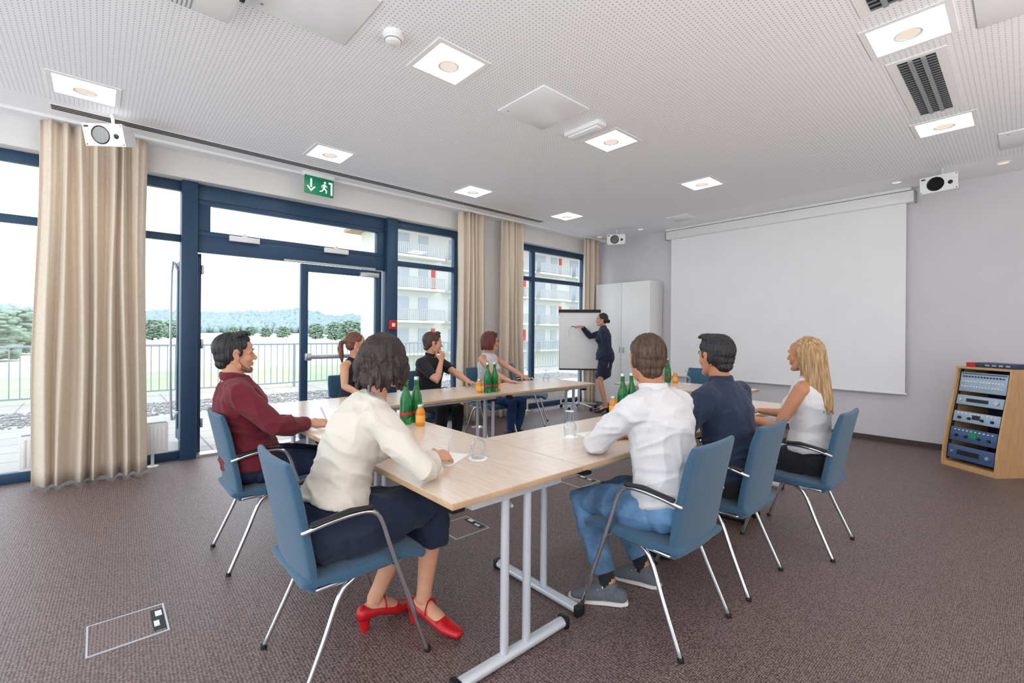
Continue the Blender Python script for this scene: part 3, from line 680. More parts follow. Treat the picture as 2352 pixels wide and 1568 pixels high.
# ------------------------------------------------------------------ ceiling fittings
def ceil_light():
    r=thing('ceiling_light','x','ceiling light',(0,0,0),0,'square recessed ceiling lights')
    b=MB()
    for x0,x1,y0,y1 in ((-.205,.205,.172,.205),(-.205,.205,-.205,-.172),(-.205,-.172,-.172,.172),(.172,.205,-.172,.172)): b.bx(x0,x1,y0,y1,-.006,0)
    b.build('frame',M['whitem'],r); MB().bx(-.172,.172,-.172,.172,-.005,0).build('diffuser',M['light'],r)
    b=MB(); b.lathe([(.078,-.005),(.078,-.012),(.068,-.018),(.058,-.015),(.058,-.006)],seg=28); q=b.build('lamp_ring',M['white'],r)
    MB().lathe([(.0,-.011),(.056,-.011),(.056,-.006)],seg=24).build('lamp',M['lamp'],q)
    return r
cl=ceil_light(); XS=(-.08,1.75,3.57,5.38); YS=(.48,2.61,4.75)
ll=[(0,2,'above the near left curtain'),(1,1,'beside the smoke detector'),(1,2,'in the row by the windows above the exit sign'),(2,1,'beside the glossy ceiling panel and emergency lamp'),
    (2,2,'second nearest the windows, above the auburn haired woman'),(3,1,'nearest the projection screen in the middle row'),(3,2,'farthest of the row along the windows'),
    (2,0,'in the top right corner, ahead of the slatted vent'),(3,0,'at the right behind the slatted vent')]
for i,(a,b_,t) in enumerate(ll): place(cl,i==0,(XS[a],YS[b_],CZ),0,'square glowing ceiling light '+t)
def panel(x0,x1,y0,y1,label):
    b=MB(); b.bx(x0,x1,y0,y1,CZ-.012,CZ,.003); o=b.build('access_panel',M['gloss']); 
    tag(o,label,'ceiling panel','access panels in the ceiling')
    k=MB(); k.lathe([(.008,-.0135),(.008,-.012)],((x0+.06),(y1-.06),CZ),12); k.build('latch',M['grey'],o)
panel(2.4,2.92,2.35,2.87,'glossy white ceiling panel in the middle beside the emergency lamp')
panel(.6,1.14,2.35,2.87,'glossy white ceiling panel next to the projector')
panel(3.3,3.82,-.32,.2,'pale ceiling panel in the top right corner')
panel(5.95,6.47,-.34,.18,'grey ceiling panel at the right edge near the small downlights')
panel(6.55,6.9,3.4,3.75,'small flush ceiling panel above the screen casing')
r=thing('emergency_lamp','white elongated emergency lamp on the ceiling beside the glossy panel','lamp',(3.17,2.6,CZ))
MB().box((0,0,-.02),(.12,.38,.04),bev=.008).build('housing',M['white'],r); MB().box((0,0,-.045),(.075,.32,.016),bev=.006).build('lens',M['gloss'],r)
r=thing('smoke_detector','round white smoke detector near the ceiling light','smoke detector',(1.32,2.57,CZ))
MB().lathe([(.06,0),(.062,-.02),(.055,-.028)]).build('base',M['white'],r); MB().lathe([(.05,-.028),(.05,-.038),(.046,-.05),(.036,-.058),(0,-.06)]).build('sensor',M['whitem'],r)
MB().lathe([(.044,-.04),(.0505,-.041),(.0505,-.046),(.044,-.047)]).build('vent_ring',M['grey'],r)
r=thing('slot_diffuser','long black slotted air diffuser along the window side of the ceiling','air vent',(2.53,5.27,CZ))
MB().bx(-2.83,2.84,-.06,.06,-.004,0).build('frame',M['whitem'],r)
for y in (-.034,.004,.042): MB().bx(-2.82,2.83,y-.012,y+.012,-.006,-.003).build('slot',M['black'],r)
def vent(x,label,first=[None]):
    if first[0] is None:
        r=thing('ceiling_vent',label,'air vent',(x,.49,CZ),0,'slatted ceiling vents')
        MB().bx(-.56,.56,-.15,.15,-.006,0).build('frame',M['whitem'],r); MB().bx(-.52,.52,-.095,.095,-.008,-.005).build('backing',M['dark'],r)
        for y in (-.035,.03): MB().bx(-.52,.52,y-.012,y+.012,-.018,-.007).build('divider',M['grey'],r)
        s0=MB().box((0,0,-.011),(.003,.19,.012),Matrix.Rotation(R(25),3,'Y')).build('slat',M['grey'],r); s0.location.x=-.5
        for i in range(1,26):
            c=s0.copy(); COL.objects.link(c); c.parent=r; c.location.x=-.5+i*.04
        first[0]=r; return
    o=copy_tree(first[0]); o.location=(x,.49,CZ); o['label']=label
vent(4.46,'slatted grey ceiling vent between the two right hand square lights'); vent(2.66,'slatted ceiling vent cut by the top edge of the photo')
dl=None
for i,(y,t) in enumerate(((.17,'nearest the right edge'),(1.03,'beside the right end of the screen casing'),(4.47,'left of the screen casing'),(5.35,'in the far corner above the curtain'))):
    if dl is None:
        dl=thing('downlight','x','downlight',(6.98,y,CZ),0,'small round downlights')
        MB().lathe([(.062,0),(.062,-.006),(.05,-.009),(.045,-.003)]).build('ring',M['white'],dl); MB().lathe([(.0,-.004),(.044,-.004)]).build('lamp',M['lamp'],dl)
    place(dl,i==0,(6.98,y,CZ),0,'small round downlight '+t)
# speakers
def speaker():
    r=thing('speaker','x','speaker',(0,0,0),0,'white wall speakers'); k=.86
    MB().prism([(-.18*k,-.1*k),(.18*k,-.1*k),(.18*k,.1*k),(-.18*k,.1*k)],lambda y,z:V((.1*k,y,z)),lambda y,z:V((-.13*k,y*.7,z*.85))).build('cabinet',M['white'],r)
    rot=Matrix.Rotation(R(90),3,'Y'); sc=lambda l:[(a*k,b*k) for a,b in l]
    MB().lathe(sc([(0,.096),(.03,.094),(.05,.1),(.066,.094),(.08,.106),(.085,.1)]),(0,-.03*k,0),28,rot).build('woofer',M['black'],r)
    MB().lathe(sc([(0,.108),(.018,.106),(.024,.1)]),(0,.11*k,-.01*k),20,rot).build('tweeter',M['black'],r)
    b=MB(); b.box((.102*k,-.145*k,.075*k),(.004,.04*k,.016*k)); b.build('badge',M['dark'],r)
    for y,z in ((-.165,-.085),(.165,-.085),(.165,.085)): MB().lathe([(.005,.086),(.005,.089)],(0,y*k,z*k),8,rot).build('screw',M['dark'],r)
    b=MB(); b.tube([(-.04,0,.07),(-.05,0,.17)],.012); b.build('bracket',M['white'],r)
    return r
sp=speaker(); SZ=CZ-.177
for i,(x,y,z,rz,pt,t) in enumerate(((.08,5.12,SZ-.01,-128,16,'white speaker with black cone in front of the near left curtain'),(6.72,.62,SZ,170,4,'white speaker hung at the right beside the screen casing'),(6.72,4.78,SZ,-150,4,'small looking white speaker in the far corner above the flipchart'))):
    o=place(sp,i==0,(x,y,z),rz,t); o.rotation_euler.y=R(pt)
# projector
r=thing('projector','white ceiling projector cut by the top edge of the photo','projector',(.33,2.7,3.04))
MB().box((0,0,0),(.38,.33,.12),bev=.02).build('body',M['white'],r)
rot=Matrix.Rotation(R(90),3,'Y')
MB().lathe([(.045,.17),(.045,.21),(.038,.21),(.034,.195),(0,.2)],(0,-.07,0),24,rot).build('lens',M['black'],r)
b=MB(); b.tube([(0,0,.055),(0,0,.11)],.03); b.build('mount',M['white'],r)
for i in range(7): MB().box((-.1+i*.018,.1,-.0605),(.006,.09,.002)).build('vent_slot',M['grey'],r)
b=MB(); b.box((.191,.09,0),(.004,.09,.05)); b.build('air_grille',M['grey'],r)
# exit sign
r=thing('exit_sign','green emergency exit sign with arrow and running figure above the door','sign',(1.88,5.42,0),4)
MB().box((0,.02,3.125),(.34,.09,.05),bev=.006).build('lamp_housing',M['white'],r)
MB().bx(-.165,.165,-.008,.008,2.9,3.1,.002).build('panel',M['exit'],r)
b=MB(); yf=lambda d:(lambda x,z:V((x,-.008-d,z)))
def poly(pts): b.prism(pts,yf(.0),yf(.002))
poly([(-.105,3.07),(-.085,3.07),(-.085,2.975),(-.105,2.975)])
poly([(-.095,2.925),(-.045,2.985),(-.063,2.985),(-.095,2.95),(-.127,2.985),(-.145,2.985)])
poly([(.105,3.07),(.15,3.07),(.15,2.925),(.13,2.925),(.13,3.05),(.105,3.05)])
def stroke(p0,p1,w):
    a=V((p0[0],p0[1])); c=V((p1[0],p1[1])); d=(c-a).normalized(); n=V((-d.y,d.x))*w/2
    poly([tuple(a-n),tuple(c-n),tuple(c+n),tuple(a+n)])
poly([(.062+.013*cos(R(a)),3.055+.013*sin(R(a))) for a in range(0,360,30)])
stroke((.062,3.035),(.048,2.985),.024); stroke((.06,3.03),(.088,3.008),.01); stroke((.058,3.032),(.03,3.018),.01); stroke((.03,3.018),(.022,2.995),.009)
stroke((.05,2.99),(.08,2.968),.013); stroke((.08,2.968),(.076,2.935),.012); stroke((.047,2.987),(.03,2.955),.013); stroke((.03,2.955),(.0,2.945),.011)
b.build('pictogram',M['exitw'],r)
# fire call point
r=thing('fire_alarm_button','small red fire alarm call point on the door post','alarm',(3.01,5.80,1.44))
MB().box((0,0,0),(.11,.04,.13),bev=.006).build('housing',M['red'],r); MB().box((0,-.021,0),(.05,.004,.05)).build('window',M['whitem'],r)
# ------------------------------------------------------------------ screen, cabinet, rack
r=thing('projection_screen','large white roll-down projection screen on the lavender wall','projection screen',(7.383,2.555,0))
MB().box((0,0,3.04),(.12,3.28,.14),bev=.015).build('casing',M['white'],r)
for y in (-1.645,1.645): MB().box((0,y,3.04),(.125,.012,.145),bev=.004).build('end_cap',M['grey'],r)
MB().bx(-.004,.0,-1.56,1.56,.64,2.98).build('screen_fabric',M['screen'],r)
b=MB(); b.tube([(-.002,-1.57,.63),(-.002,1.57,.63)],.014,seg=10); b.build('bottom_bar',M['white'],r)
o=MB().bx(7.335,7.43,.95,4.2,3.118,3.15).build('screen_rail',M['whitem']); tag(o,'white mounting rail above the screen casing','rail')
r=thing('cabinet','tall white two-door cabinet beside the projection screen','cabinet',(7.225,4.875,0),180)
W=1.15
MB().bx(-.2,.185,-W/2,W/2,.06,2.26,.003).build('body',M['white'],r); MB().bx(-.19,.16,-W/2+.02,W/2-.02,0,.06).build('plinth',M['grey'],r)
for sg in (1,-1):
    d=MB().bx(.187,.205,min(sg*.003,sg*(W/2-.002)),max(sg*.003,sg*(W/2-.002)),.065,2.258,.002).build('door',M['white'],r)
    MB().box((.215,sg*.035,1.05),(.02,.012,.1),bev=.004).build('handle',M['alu'],d)
# AV rack
RX,RY,RZ=6.71,.23,143.8
r=thing('rack_cabinet','open fronted beech equipment rack by the lavender wall','cabinet',(RX,RY,0),RZ)
prof=[(-.27,0),(.275,0),(.275,.07),(.262,.2),(.232,.38),(.19,.58),(.145,.78),(.115,.95),(.105,1.03),(-.27,1.03)]
for sg in (1,-1):
    MB().prism(prof,lambda x,z:V((x,sg*.255-.0,z)),lambda x,z:V((x,sg*.235,z))).build('side_panel',M['rackwood'],r)
MB().bx(-.27,.27,-.235,.235,.0,.05).build('base',M['rackwood'],r); MB().bx(-.27,.11,-.235,.235,1.01,1.03).build('top',M['rackwood'],r); MB().bx(-.27,-.25,-.235,.235,.05,1.01).build('back_panel',M['rack_d'],r)
for sg in (1,-1):
    MB().prism([(x-.035,z) for x,z in prof[2:9]]+[(x-.05,z) for x,z in prof[2:9]][::-1],lambda x,z:V((x,sg*.234,z)),lambda x,z:V((x,sg*.215,z))).build('mounting_rail',M['black'],r)
RM=Matrix.Translation((RX,RY,0))@Matrix.Rotation(R(RZ),4,'Z')
def px_(z):
    for (x0,z0),(x1,z1) in zip(prof[1:],prof[2:]):
        if z0<=z<=z1: return x0+(x1-x0)*(z-z0)/max(z1-z0,1e-6)
    return .1
def rackdev(name,label,z,h,style,face):
    t=math.atan2(px_(z-.1)-px_(z+.1),.2); x=px_(z)-.03
    o=bpy.data.objects.new(name,None); COL.objects.link(o); o.matrix_world=RM@Matrix.Translation((x,0,z))@Matrix.Rotation(-t,4,'Y'); tag(o,label,'audio device','devices in the equipment rack')
    MB().box((-.075,0,0),(.15,.42,h*.9)).build('chassis',M['rack_d'],o); MB().box((.004,0,0),(.01,.425,h),bev=.002).build('faceplate',face,o)
    rot=Matrix.Rotation(R(90),3,'Y')
    if style=='mixer':
        for j in range(3):
            for i in range(14): MB().lathe([(.007,.009),(.006,.02),(0,.02)],(0,-.18+i*.0275,h*.28-j*h*.26),8,rot).build('knob',M['whitem'] if j else M['dark'],o)
        b=MB(); b.box((.011,0,h*.43),(.004,.4,.012)); b.build('display',M['rack_b'],o)
    elif style=='player':
        b=MB(); b.box((.011,-.02,0),(.004,.2,h*.35)); b.build('display',M['black'],o)
        MB().lathe([(.02,.009),(.018,.026),(0,.026)],(0,.16,0),16,rot).build('knob',M['alu'],o); MB().lathe([(.012,.009),(.01,.02),(0,.02)],(0,-.17,0),12,rot).build('knob',M['alu'],o)
    else:
        for y in (-.15,-.06,.06,.15):
            b=MB(); b.lathe([(.015,.009),(.013,.024),(0,.024)],(0,y,-h*.12),14,rot); b.build('knob',M['black'],o)
        for i in range(10): MB().box((.011,-.17+i*.038,h*.32),(.004,.014,.01)).build('button',M['whitem'],o)
        b=MB(); b.box((.011,.0,h*.05),(.004,.07,h*.4)); b.build('display',M['exit'] if style=='amp2' else M['black'],o)
rackdev('mixer','pale mixing console with rows of knobs, uppermost in the rack',.875,.2,'mixer',M['rack_g'])
rackdev('media_player','silver media player below the mixing console in the rack',.69,.1,'player',M['rack_g'])
rackdev('amplifier','grey blue amplifier in the middle of the rack',.52,.11,'amp',M['rack_g'])
rackdev('amplifier','dark amplifier with green display low in the rack',.34,.14,'amp2',M['rack_b'])
rackdev('power_unit','dark blue power unit at the bottom of the rack',.16,.14,'player',M['rack_b'])
o=bpy.data.objects.new('receiver',None); COL.objects.link(o); o.matrix_world=RM@Matrix.Translation((-.1,0,1.03)); tag(o,'flat black receiver with red corner lying on top of the rack','audio device')
MB().box((0,0,.022),(.26,.44,.044),bev=.003).build('case',M['rack_d'],o); MB().box((.132,-.17,.024),(.006,.08,.04)).build('red_corner',M['red'],o)
for i in range(4): MB().box((.132,.16-i*.06,.024),(.006,.035,.015)).build('display',M['rack_g'],o)
# ------------------------------------------------------------------ tables
def make_table():
    r=thing('folding_table','x','table',(0,0,0),0,'folding tables set in a square')
    MB().bx(-.709,.709,-.359,.359,.736,.74).build('tabletop',M['oak'],r); MB().bx(-.71,.71,-.36,.36,.713,.7365,.002).build('edge_band',M['edge'],r)
    for sg in (1,-1):
        x=sg*.655; b=MB()
        for y in (-.062,.062): b.tube([(x,y,.045),(x,y,.712)],.018,seg=14,flat=True)
        b.tube([(x,-.29,.028),(x,.29,.028)],[(.022,.026),(.022,.026)],side=V((0,0,1)),seg=14,flat=True)
        lg=b.build('leg',M['silver'],r)
        for y in (-.3,.3): MB().box((x,y,.026),(.056,.03,.052),bev=.008).build('end_cap',M['black'],lg)
        b=MB(); b.box((x,0,.695),(.05,.5,.036),bev=.004); b.build('top_beam',M['silver'],lg)
        b=MB(); b.tube([(x-sg*.03,.0,.62),(x-sg*.16,0,.66),(x-sg*.26,0,.708)],.009); b.box((x-sg*.17,0,.69),(.03,.12,.02)); b.build('folding_brace',M['silver'],lg)
        for y in (-.27,.27): MB().box((x-sg*.06,y,.685),(.06,.06,.055),bev=.006).build('corner_block',M['black'],r)
    for y in (-.3,.3): MB().bx(-.6,.6,y-.015,y+.015,.685,.713).build('apron',M['silver'],r)
    return r
tb=make_table()
for i,(x,y,rz,t) in enumerate(((1.302,2.07,90,'nearest folding table with the cream bloused woman'),(1.302,3.492,90,'folding table in front of the man in maroon'),(2.376,1.722,0,'folding table in front of the men in white and navy shirts'),
    (3.798,1.722,0,'folding table ending by the blonde woman'),(2.376,3.86,0,'window side folding table with the black polo man'),(3.798,3.86,0,'window side folding table ending near the flipchart'),(5.11,2.69,90,'far folding table across the gap, towards the screen'))):
    place(tb,i==0,(x,y,0),rz,t)
# ------------------------------------------------------------------ chairs
def make_chair():
    r=thing('conference_chair','x','chair',(0,0,0),0,'blue conference chairs')
    Y=V((0,1,0))
    MB().tube(crv([(-.22,0,.425),(-.1,0,.42),(.08,0,.427),(.19,0,.43),(.245,0,.408)],4),[(.205,.02)]*4+[(.222,.025)]*13,side=Y,seg=28,pw=.4).build('seat',M['fabric'],r)
    bm_=MB(); bm_.tube(crv([(-.205,0,.40),(-.222,0,.5),(-.25,0,.65),(-.277,0,.78),(-.3,0,.865)],4),[(.19,.02),(.194,.02),(.197,.02),(.2,.02)]+[(.202,.02)]*9+[(.2,.019),(.198,.018),(.196,.017),(.193,.015)],side=Y,seg=36,pw=.35)
    for v in bm_.bm.verts: v.co.x+=.45*v.co.y**2
    bm_.build('backrest',M['fabric'],r)
    for sg in (1,-1):
        lg=MB().tube(crv([(.255,sg*.242,.012),(.19,sg*.24,.2),(.09,sg*.238,.48),(.045,sg*.238,.61),(.005,sg*.238,.652),(-.06,sg*.238,.66),(-.16,sg*.232,.65),(-.235,sg*.198,.62)],5),.0105,seg=10).build('leg',M['chrome'],r)
        MB().lathe([(.013,0),(.0135,.014),(.0115,.02)],(.257,sg*.242,0),12).build('glide',M['black'],lg)
        MB().tube([(.005,sg*.238,.668),(-.08,sg*.238,.676),(-.215,sg*.224,.652)],[(.018,.009)]*3,side=Y,seg=12).build('armrest',M['black'],r)
        lg=MB().tube(crv([(-.04,sg*.19,.398),(-.1,sg*.2,.355),(-.17,sg*.215,.2),(-.255,sg*.228,.012)],6),.0105,seg=10).build('leg',M['chrome'],r)
        MB().lathe([(.013,0),(.0135,.014),(.0115,.02)],(-.257,sg*.228,0),12).build('glide',M['black'],lg)
    b=MB(); b.tube([(.115,-.238,.405),(.115,.238,.405)],.01); 
    for sg in (1,-1): b.tube([(.16,sg*.18,.4),(-.18,sg*.19,.395)],.01)
    b.tube([(-.05,-.19,.396),(-.05,.19,.396)],.01); b.build('seat_frame',M['chrome'],r)
    return r
ch=make_chair()
CH=[(.80,3.15,0,'blue chair under the man in maroon'),(.79,1.93,0,'nearest blue chair, under the woman in red shoes'),(2.0,4.62,-90,'blue chair under the ponytailed woman'),(2.9,4.62,-90,'blue chair under the man in black polo'),
 (3.8,4.64,-90,'blue chair under the auburn haired woman'),(4.78,4.93,-50,'empty blue chair beside the flipchart'),(2.02,1.2,90,'blue chair under the man in white shirt and jeans'),(2.69,1.19,90,'blue chair under the man in navy shirt'),
 (3.49,1.02,90,'blue chair under the blonde woman'),(5.85,2.95,180,'empty blue chair behind the far table in front of the screen')]
for i,(x,y,rz,t) in enumerate(CH): place(ch,i==0,(x,y,0),rz,t)
# ------------------------------------------------------------------ table things
def bottle():
    o=MB().lathe([(0,.004),(.034,.0),(.039,.006),(.039,.15),(.036,.175),(.022,.215),(.0155,.24),(.0145,.275),(.0165,.278),(.0165,.284),(.0145,.286)]).build('water_bottle',M['green']); tag(o,'x','bottle',group='green water bottles')
    MB().lathe([(.0395,.045),(.0397,.05),(.0397,.115),(.0395,.12)]).build('paper_label',M['green'],o); MB().lathe([(.0396,.06),(.0401,.061),(.0401,.078),(.0396,.079)]).build('red_band',M['rlabel'],o)
    MB().lathe([(.0165,.284),(.0165,.302),(.015,.305),(0,.305)]).build('cap',M['alu'],o); return o
bt=bottle()
for i,(x,y,t) in enumerate(((1.52,2.74,'green water bottle partly behind the cream blouse, left one'),(1.61,2.76,'green water bottle partly behind the cream blouse, right one, by the juice'),(2.93,3.63,'left green water bottle in front of the auburn haired woman'),(3.03,3.64,'right green water bottle in front of the auburn haired woman'),
   (2.96,2.04,'left green water bottle beside the white shirted man'),(3.06,2.03,'right green water bottle beside the white shirted man'),(5.3,2.99,'green water bottle on the far table'))):
    place(bt,i==0,(x,y,TZ),rnd.uniform(0,360),t)
def juice():
    o=MB().lathe([(0,.003),(.027,0),(.03,.005),(.03,.085),(.027,.1),(.019,.115),(.018,.125)]).build('juice_bottle',M['orange']); tag(o,'x','bottle',group='small orange juice bottles')
    MB().lathe([(.0303,.025),(.0306,.026),(.0306,.07),(.0303,.071)]).build('paper_label',M['olabel'],o); MB().lathe([(.02,.122),(.0205,.124),(.0205,.138),(.019,.14),(0,.14)]).build('cap',M['alu'],o); return o
ju=juice()
for i,(x,y,t) in enumerate(((1.56,2.62,'orange juice bottle beside the cream blouse'),(2.86,3.67,'orange juice bottle left of the green bottles on the window side table'),(3.11,3.68,'orange juice bottle right of the green bottles on the window side table'),(2.87,2.06,'orange juice bottle beside the white shirted man'),(5.32,2.9,'orange juice bottle on the far table'))):
    place(ju,i==0,(x,y,TZ),0,t)
def goblet():
    r=thing('water_glass','x','glass',(0,0,0),0,'upturned stemmed glasses')
    MB().lathe([(.045,.0),(.045,.003),(0,.003)]).build('coaster',M['paper'],r)
    MB().lathe([(.031,.004),(.036,.03),(.038,.05),(.034,.075),(.02,.092),(.006,.098),(.0045,.11),(.0045,.138),(.008,.147),(.034,.152),(.034,.154),(0,.156)],seg=28).build('goblet',M['glass'],r); return r
gl=goblet()
for i,(x,y,t) in enumerate(((1.37,1.765,'upturned stemmed glass nearest the camera, on the near table'),(2.06,1.78,'upturned stemmed glass beside the white shirted man'),(2.78,4.12,'upturned stemmed glass in front of the black polo man'),(4.1,3.94,'upturned stemmed glass at the flipchart end of the window side table'),(5.35,2.76,'upturned stemmed glass on the far table'))):
    place(gl,i==0,(x,y,TZ),0,t)
for i,(x,y,rz,t) in enumerate(((1.25,1.86,30,'small white notepad under the hand of the cream bloused woman'),(1.13,2.98,5,'small white notepad in front of the man in maroon'),(3.2,3.95,10,'small white notepad in front of the auburn haired woman'),(2.2,1.7,80,'small white notepad in front of the white shirted man'))):
    o=MB().bx(-.105,.105,-.074,.074,0,.004,.001).build('notepad',M['paper'],None,(x,y,TZ),R(rz)); tag(o,t,'notepad','white notepads')
for P_,k,t in ((m1,'R','pen in the hand of the man in maroon'),(w2,'R','pen in the hand of the cream bloused woman')):
    w=P_.wr[k]; d,n,_=P_.hd[k]; th=d.cross(n)*(1 if k=='R' else -1); base=P_.inv.inverted()
    tip=base@(w+d*.125+n*.02+th*.02); tip.z=TZ+.008; topp=base@(w+d*.07+th*.025-n*.075)
    dr=(topp-tip).normalized(); o=thing('pen','white '+t,'pen',tip)
    MB().tube([dr*.012,dr*.142],.0045,seg=10).build('barrel',M['white'],o); MB().tube([V((0,0,0)),dr*.012],[.0012,.004],seg=8).build('tip',M['alu'],o)
    MB().tube([dr*.1+V((.005,0,0)),dr*.145+V((.005,0,0))],.0015,seg=6).build('clip',M['alu'],o)
# ------------------------------------------------------------------ flipchart
r=thing('flipchart','mobile flipchart on a castor base with a white pad','flipchart',(6.35,5.29,0),225)
MB().bx(-.02,.0,-.36,.36,.69,1.74,.004).build('board',M['silver'],r); MB().bx(.0,.012,-.345,.345,.72,1.71).build('paper_pad',M['paper'],r)
MB().box((.01,0,1.735),(.045,.74,.055),bev=.008).build('clamp_bar',M['dark'],r); MB().box((.012,0,.705),(.03,.7,.025),bev=.004).build('pen_tray',M['dark'],r)
MB().tube(crv([(.0135,-.09,1.47),(.0135,-.16,1.44),(.0135,-.19,1.37),(.0135,-.175,1.28)],6),.0018,seg=6).build('drawn_line',M['grey'],r)
b=MB(); b.tube([(-.04,0,.08),(-.04,0,1.3)],.022,seg=14); b.build('post',M['silver'],r)
for i in range(5):
    a=R(36+72*i); q=V((cos(a),sin(a),0)); lg=MB().tube([V((-.04,0,.1)),V((-.04,0,.09))+q*.15,V((-.04,0,.075))+q*.32],[.018,.016,.013],seg=10).build('leg',M['silver'],r)
    c=V((-.04,0,.03))+q*.32; tng=V((-q.y,q.x,0))
    MB().tube([c-tng*.012,c+tng*.012],.028,seg=16,flat=True).tube([c+V((0,0,.02)),c+V((0,0,.05))],.008,seg=8).build('castor',M['black'],lg)
w=w6.wr['R']; d,n,_=w6.hd['R']; bw=w6.inv.inverted(); a_=bw@(w+d*.11+n*.02); bb=bw@(w+d*.19+n*.02)
o=thing('marker','dark marker pen held to the flipchart by the standing woman','marker',a_); MB().tube([V((0,0,0)),bb-a_],.006,seg=8).build('barrel',M['dark'],o); MB().tube([bb-a_,(bb-a_)*1.12],[.004,.002],seg=8).build('tip',M['black'],o)
# ------------------------------------------------------------------ floor boxes, radiators
fb=thing('floor_box','x','floor box',(.11,2.7,0),0,'floor sockets in the carpet')
b=MB()
for x0,x1,y0,y1 in ((-.14,.14,.128,.135),(-.14,.14,-.135,-.128),(-.14,-.133,-.128,.128),(.133,.14,-.128,.128)): b.bx(x0,x1,y0,y1,0,.004)
b.build('frame',M['silver'],fb); MB().bx(-.133,.133,-.128,.128,0,.0025).build('lid',M['carpet'],fb)
b=MB(); b.bx(.085,.13,-.1,.09,.0,.005); b.build('cable_outlet',M['dark'],fb)
MB().bx(.09,.11,-.07,-.02,.0045,.007).build('outlet_flap',M['white'],fb); MB().bx(.1,.125,.02,.07,.0045,.007).build('outlet_flap',M['white'],fb)
for i,(x,y,t) in enumerate(((.11,2.7,'square floor socket box at the near left'),(1.88,2.6,'square floor socket box under the near table'),(3.27,2.72,'square floor socket box in the open middle of the tables'))): place(fb,i==0,(x,y,0),0,t)
def radiator(x0,x1,label):
    r=thing('radiator',label,'radiator',((x0+x1)/2,5.74,0)); w=(x1-x0)/2
    b=MB(); b.bx(-w,w,-.04,.03,.13,.43,.008)
    n=int(w*2/.033)
    for i in range(n): b.bx(-w+.02+i*.033,-w+.04+i*.033,-.047,-.035,.16,.4,.003)
    b.build('panel',M['white'],r); b=MB(); b.bx(-w+.01,w-.01,-.035,.025,.43,.436); b.build('top_grille',M['grey'],r)
    for s in (-1,1):
        b=MB(); b.tube([(s*(w-.12),0,.14),(s*(w-.12),0,.01)],.014); b.lathe([(.05,0),(.05,.008),(.02,.015),(0,.016)],(s*(w-.12),0,0)); b.build('leg',M['white'],r)
radiator(-.49,.53,'low white radiator behind the large near curtain'); radiator(5.4,6.5,'low white radiator under the far window behind the flipchart')
# ------------------------------------------------------------------ outdoors
o=MB().bx(-14,16,6.05,12.4,-.35,-.03).build('terrace',M['paver']); tag(o,'pale paved terrace outside the glass doors','terrace',kind='structure')
o=MB().bx(-1500,1500,12.4,60,-3.2,-3).build('lawn',M['grass']); tag(o,'green lawn below the terrace','lawn',kind='structure')
o=MB().bx(-1800,1800,60,1800,-3.4,-3.0).build('meadow',M['field']); tag(o,'meadow with haze in its colour, stretching to the forest','meadow',kind='structure')
bl=[]
for i in range(9000):
    s=rnd.uniform(.013,.03); bl.append(((rnd.uniform(-8,12),rnd.uniform(9.3,10.9),-.03+s*.4),(s*1.3,s*.95,s*.7),rnd.uniform(0,6)))
o=icos('pebbles',M['stone'],bl,1); tag(o,'strip of grey pebbles along the terrace','pebbles',kind='stuff')
rl=thing('railing','x','railing',(0,0,0),0,'terrace railing sections')
MB().bx(-1,1,-.025,.025,1.0,1.04,.004).build('top_rail',M['rail'],rl); MB().bx(-1,1,-.015,.015,.06,.09).build('bottom_rail',M['rail'],rl); MB().bx(-1.0,-.95,-.025,.025,-.03,1.0).build('post',M['rail'],rl)
bb_=MB().bx(-.008,.008,-.008,.008,.09,1.0).build('baluster',M['rail'],rl); bb_.location=(-.85,0,0)
for i in range(1,14):
    c=bb_.copy(); COL.objects.link(c); c.parent=rl; c.location=(-.85+i*.135,0,0)
RL=['left of the near curtain, far left','left of the near curtain, second section','seen through the narrow window by the curtain','seen through the left of the open doorway','seen through the middle of the open doorway','seen through the closed door leaf','behind the ponytailed woman','behind the black polo man','seen beside the middle curtain','seen behind the flipchart, near section','seen behind the flipchart, far section']
for i,t in enumerate(RL): place(rl,i==0,(-3.4+i*2,12.1,0),0,'grey metal terrace railing section '+t)
# trees
def tree(seed):
    q=random.Random(seed); r=thing('tree','x','tree',(0,0,0),0,'trees across the meadow'); bl=[]
    for i in range(330):
        z=q.uniform(.06,1.0); w=.4*math.sqrt(max(.03,1-((z-.46)/.56)**2))*(.82+.3*noise.noise(V((z*5,seed,0)))); a=q.uniform(0,6.3); d=w*math.sqrt(q.uniform(.15,1))*(1+.35*noise.noise(V((cos(a)*2,sin(a)*2,z*4+seed))))
        bl.append(((cos(a)*d,sin(a)*d,z),(q.uniform(.03,.06),q.uniform(.03,.06),q.uniform(.025,.045)),a))
    icos('crown',M['leaf'],bl,2,r,lambda p:p+V((noise.noise(p*40),noise.noise(p*40+V((7,0,0))),noise.noise(p*40+V((0,9,0)))))*.02)
    MB().tube([(0,0,0),(.01,0,.3),(0,0,.6)],[.03,.024,.015],seg=8).build('trunk',M['bark'],r); return r
tr=[tree(3),tree(8),tree(15)]; used=set()
TL=[(20,75,7.5,'bushy tree at the far left edge behind the railing'),(70,90,8,'bushy tree just left of the near curtain'),(-40,60,7,'leafy tree cut by the left edge'),(350,190,8.5,'tree seen through the narrow window beside the curtain'),(395,230,9,'taller tree behind the open door leaf'),
    (535,290,6.5,'low round tree left in the open doorway'),(575,330,7,'small tree middle left in the open doorway'),(610,300,6.5,'low round tree in the middle of the open doorway'),(650,280,7,'round tree middle right in the open doorway'),(725,240,8,'tree seen through the closed door leaf, left'),(770,220,8.5,'tree seen through the closed door leaf, right'),(805,200,9,'tree next to the hotel corner')]
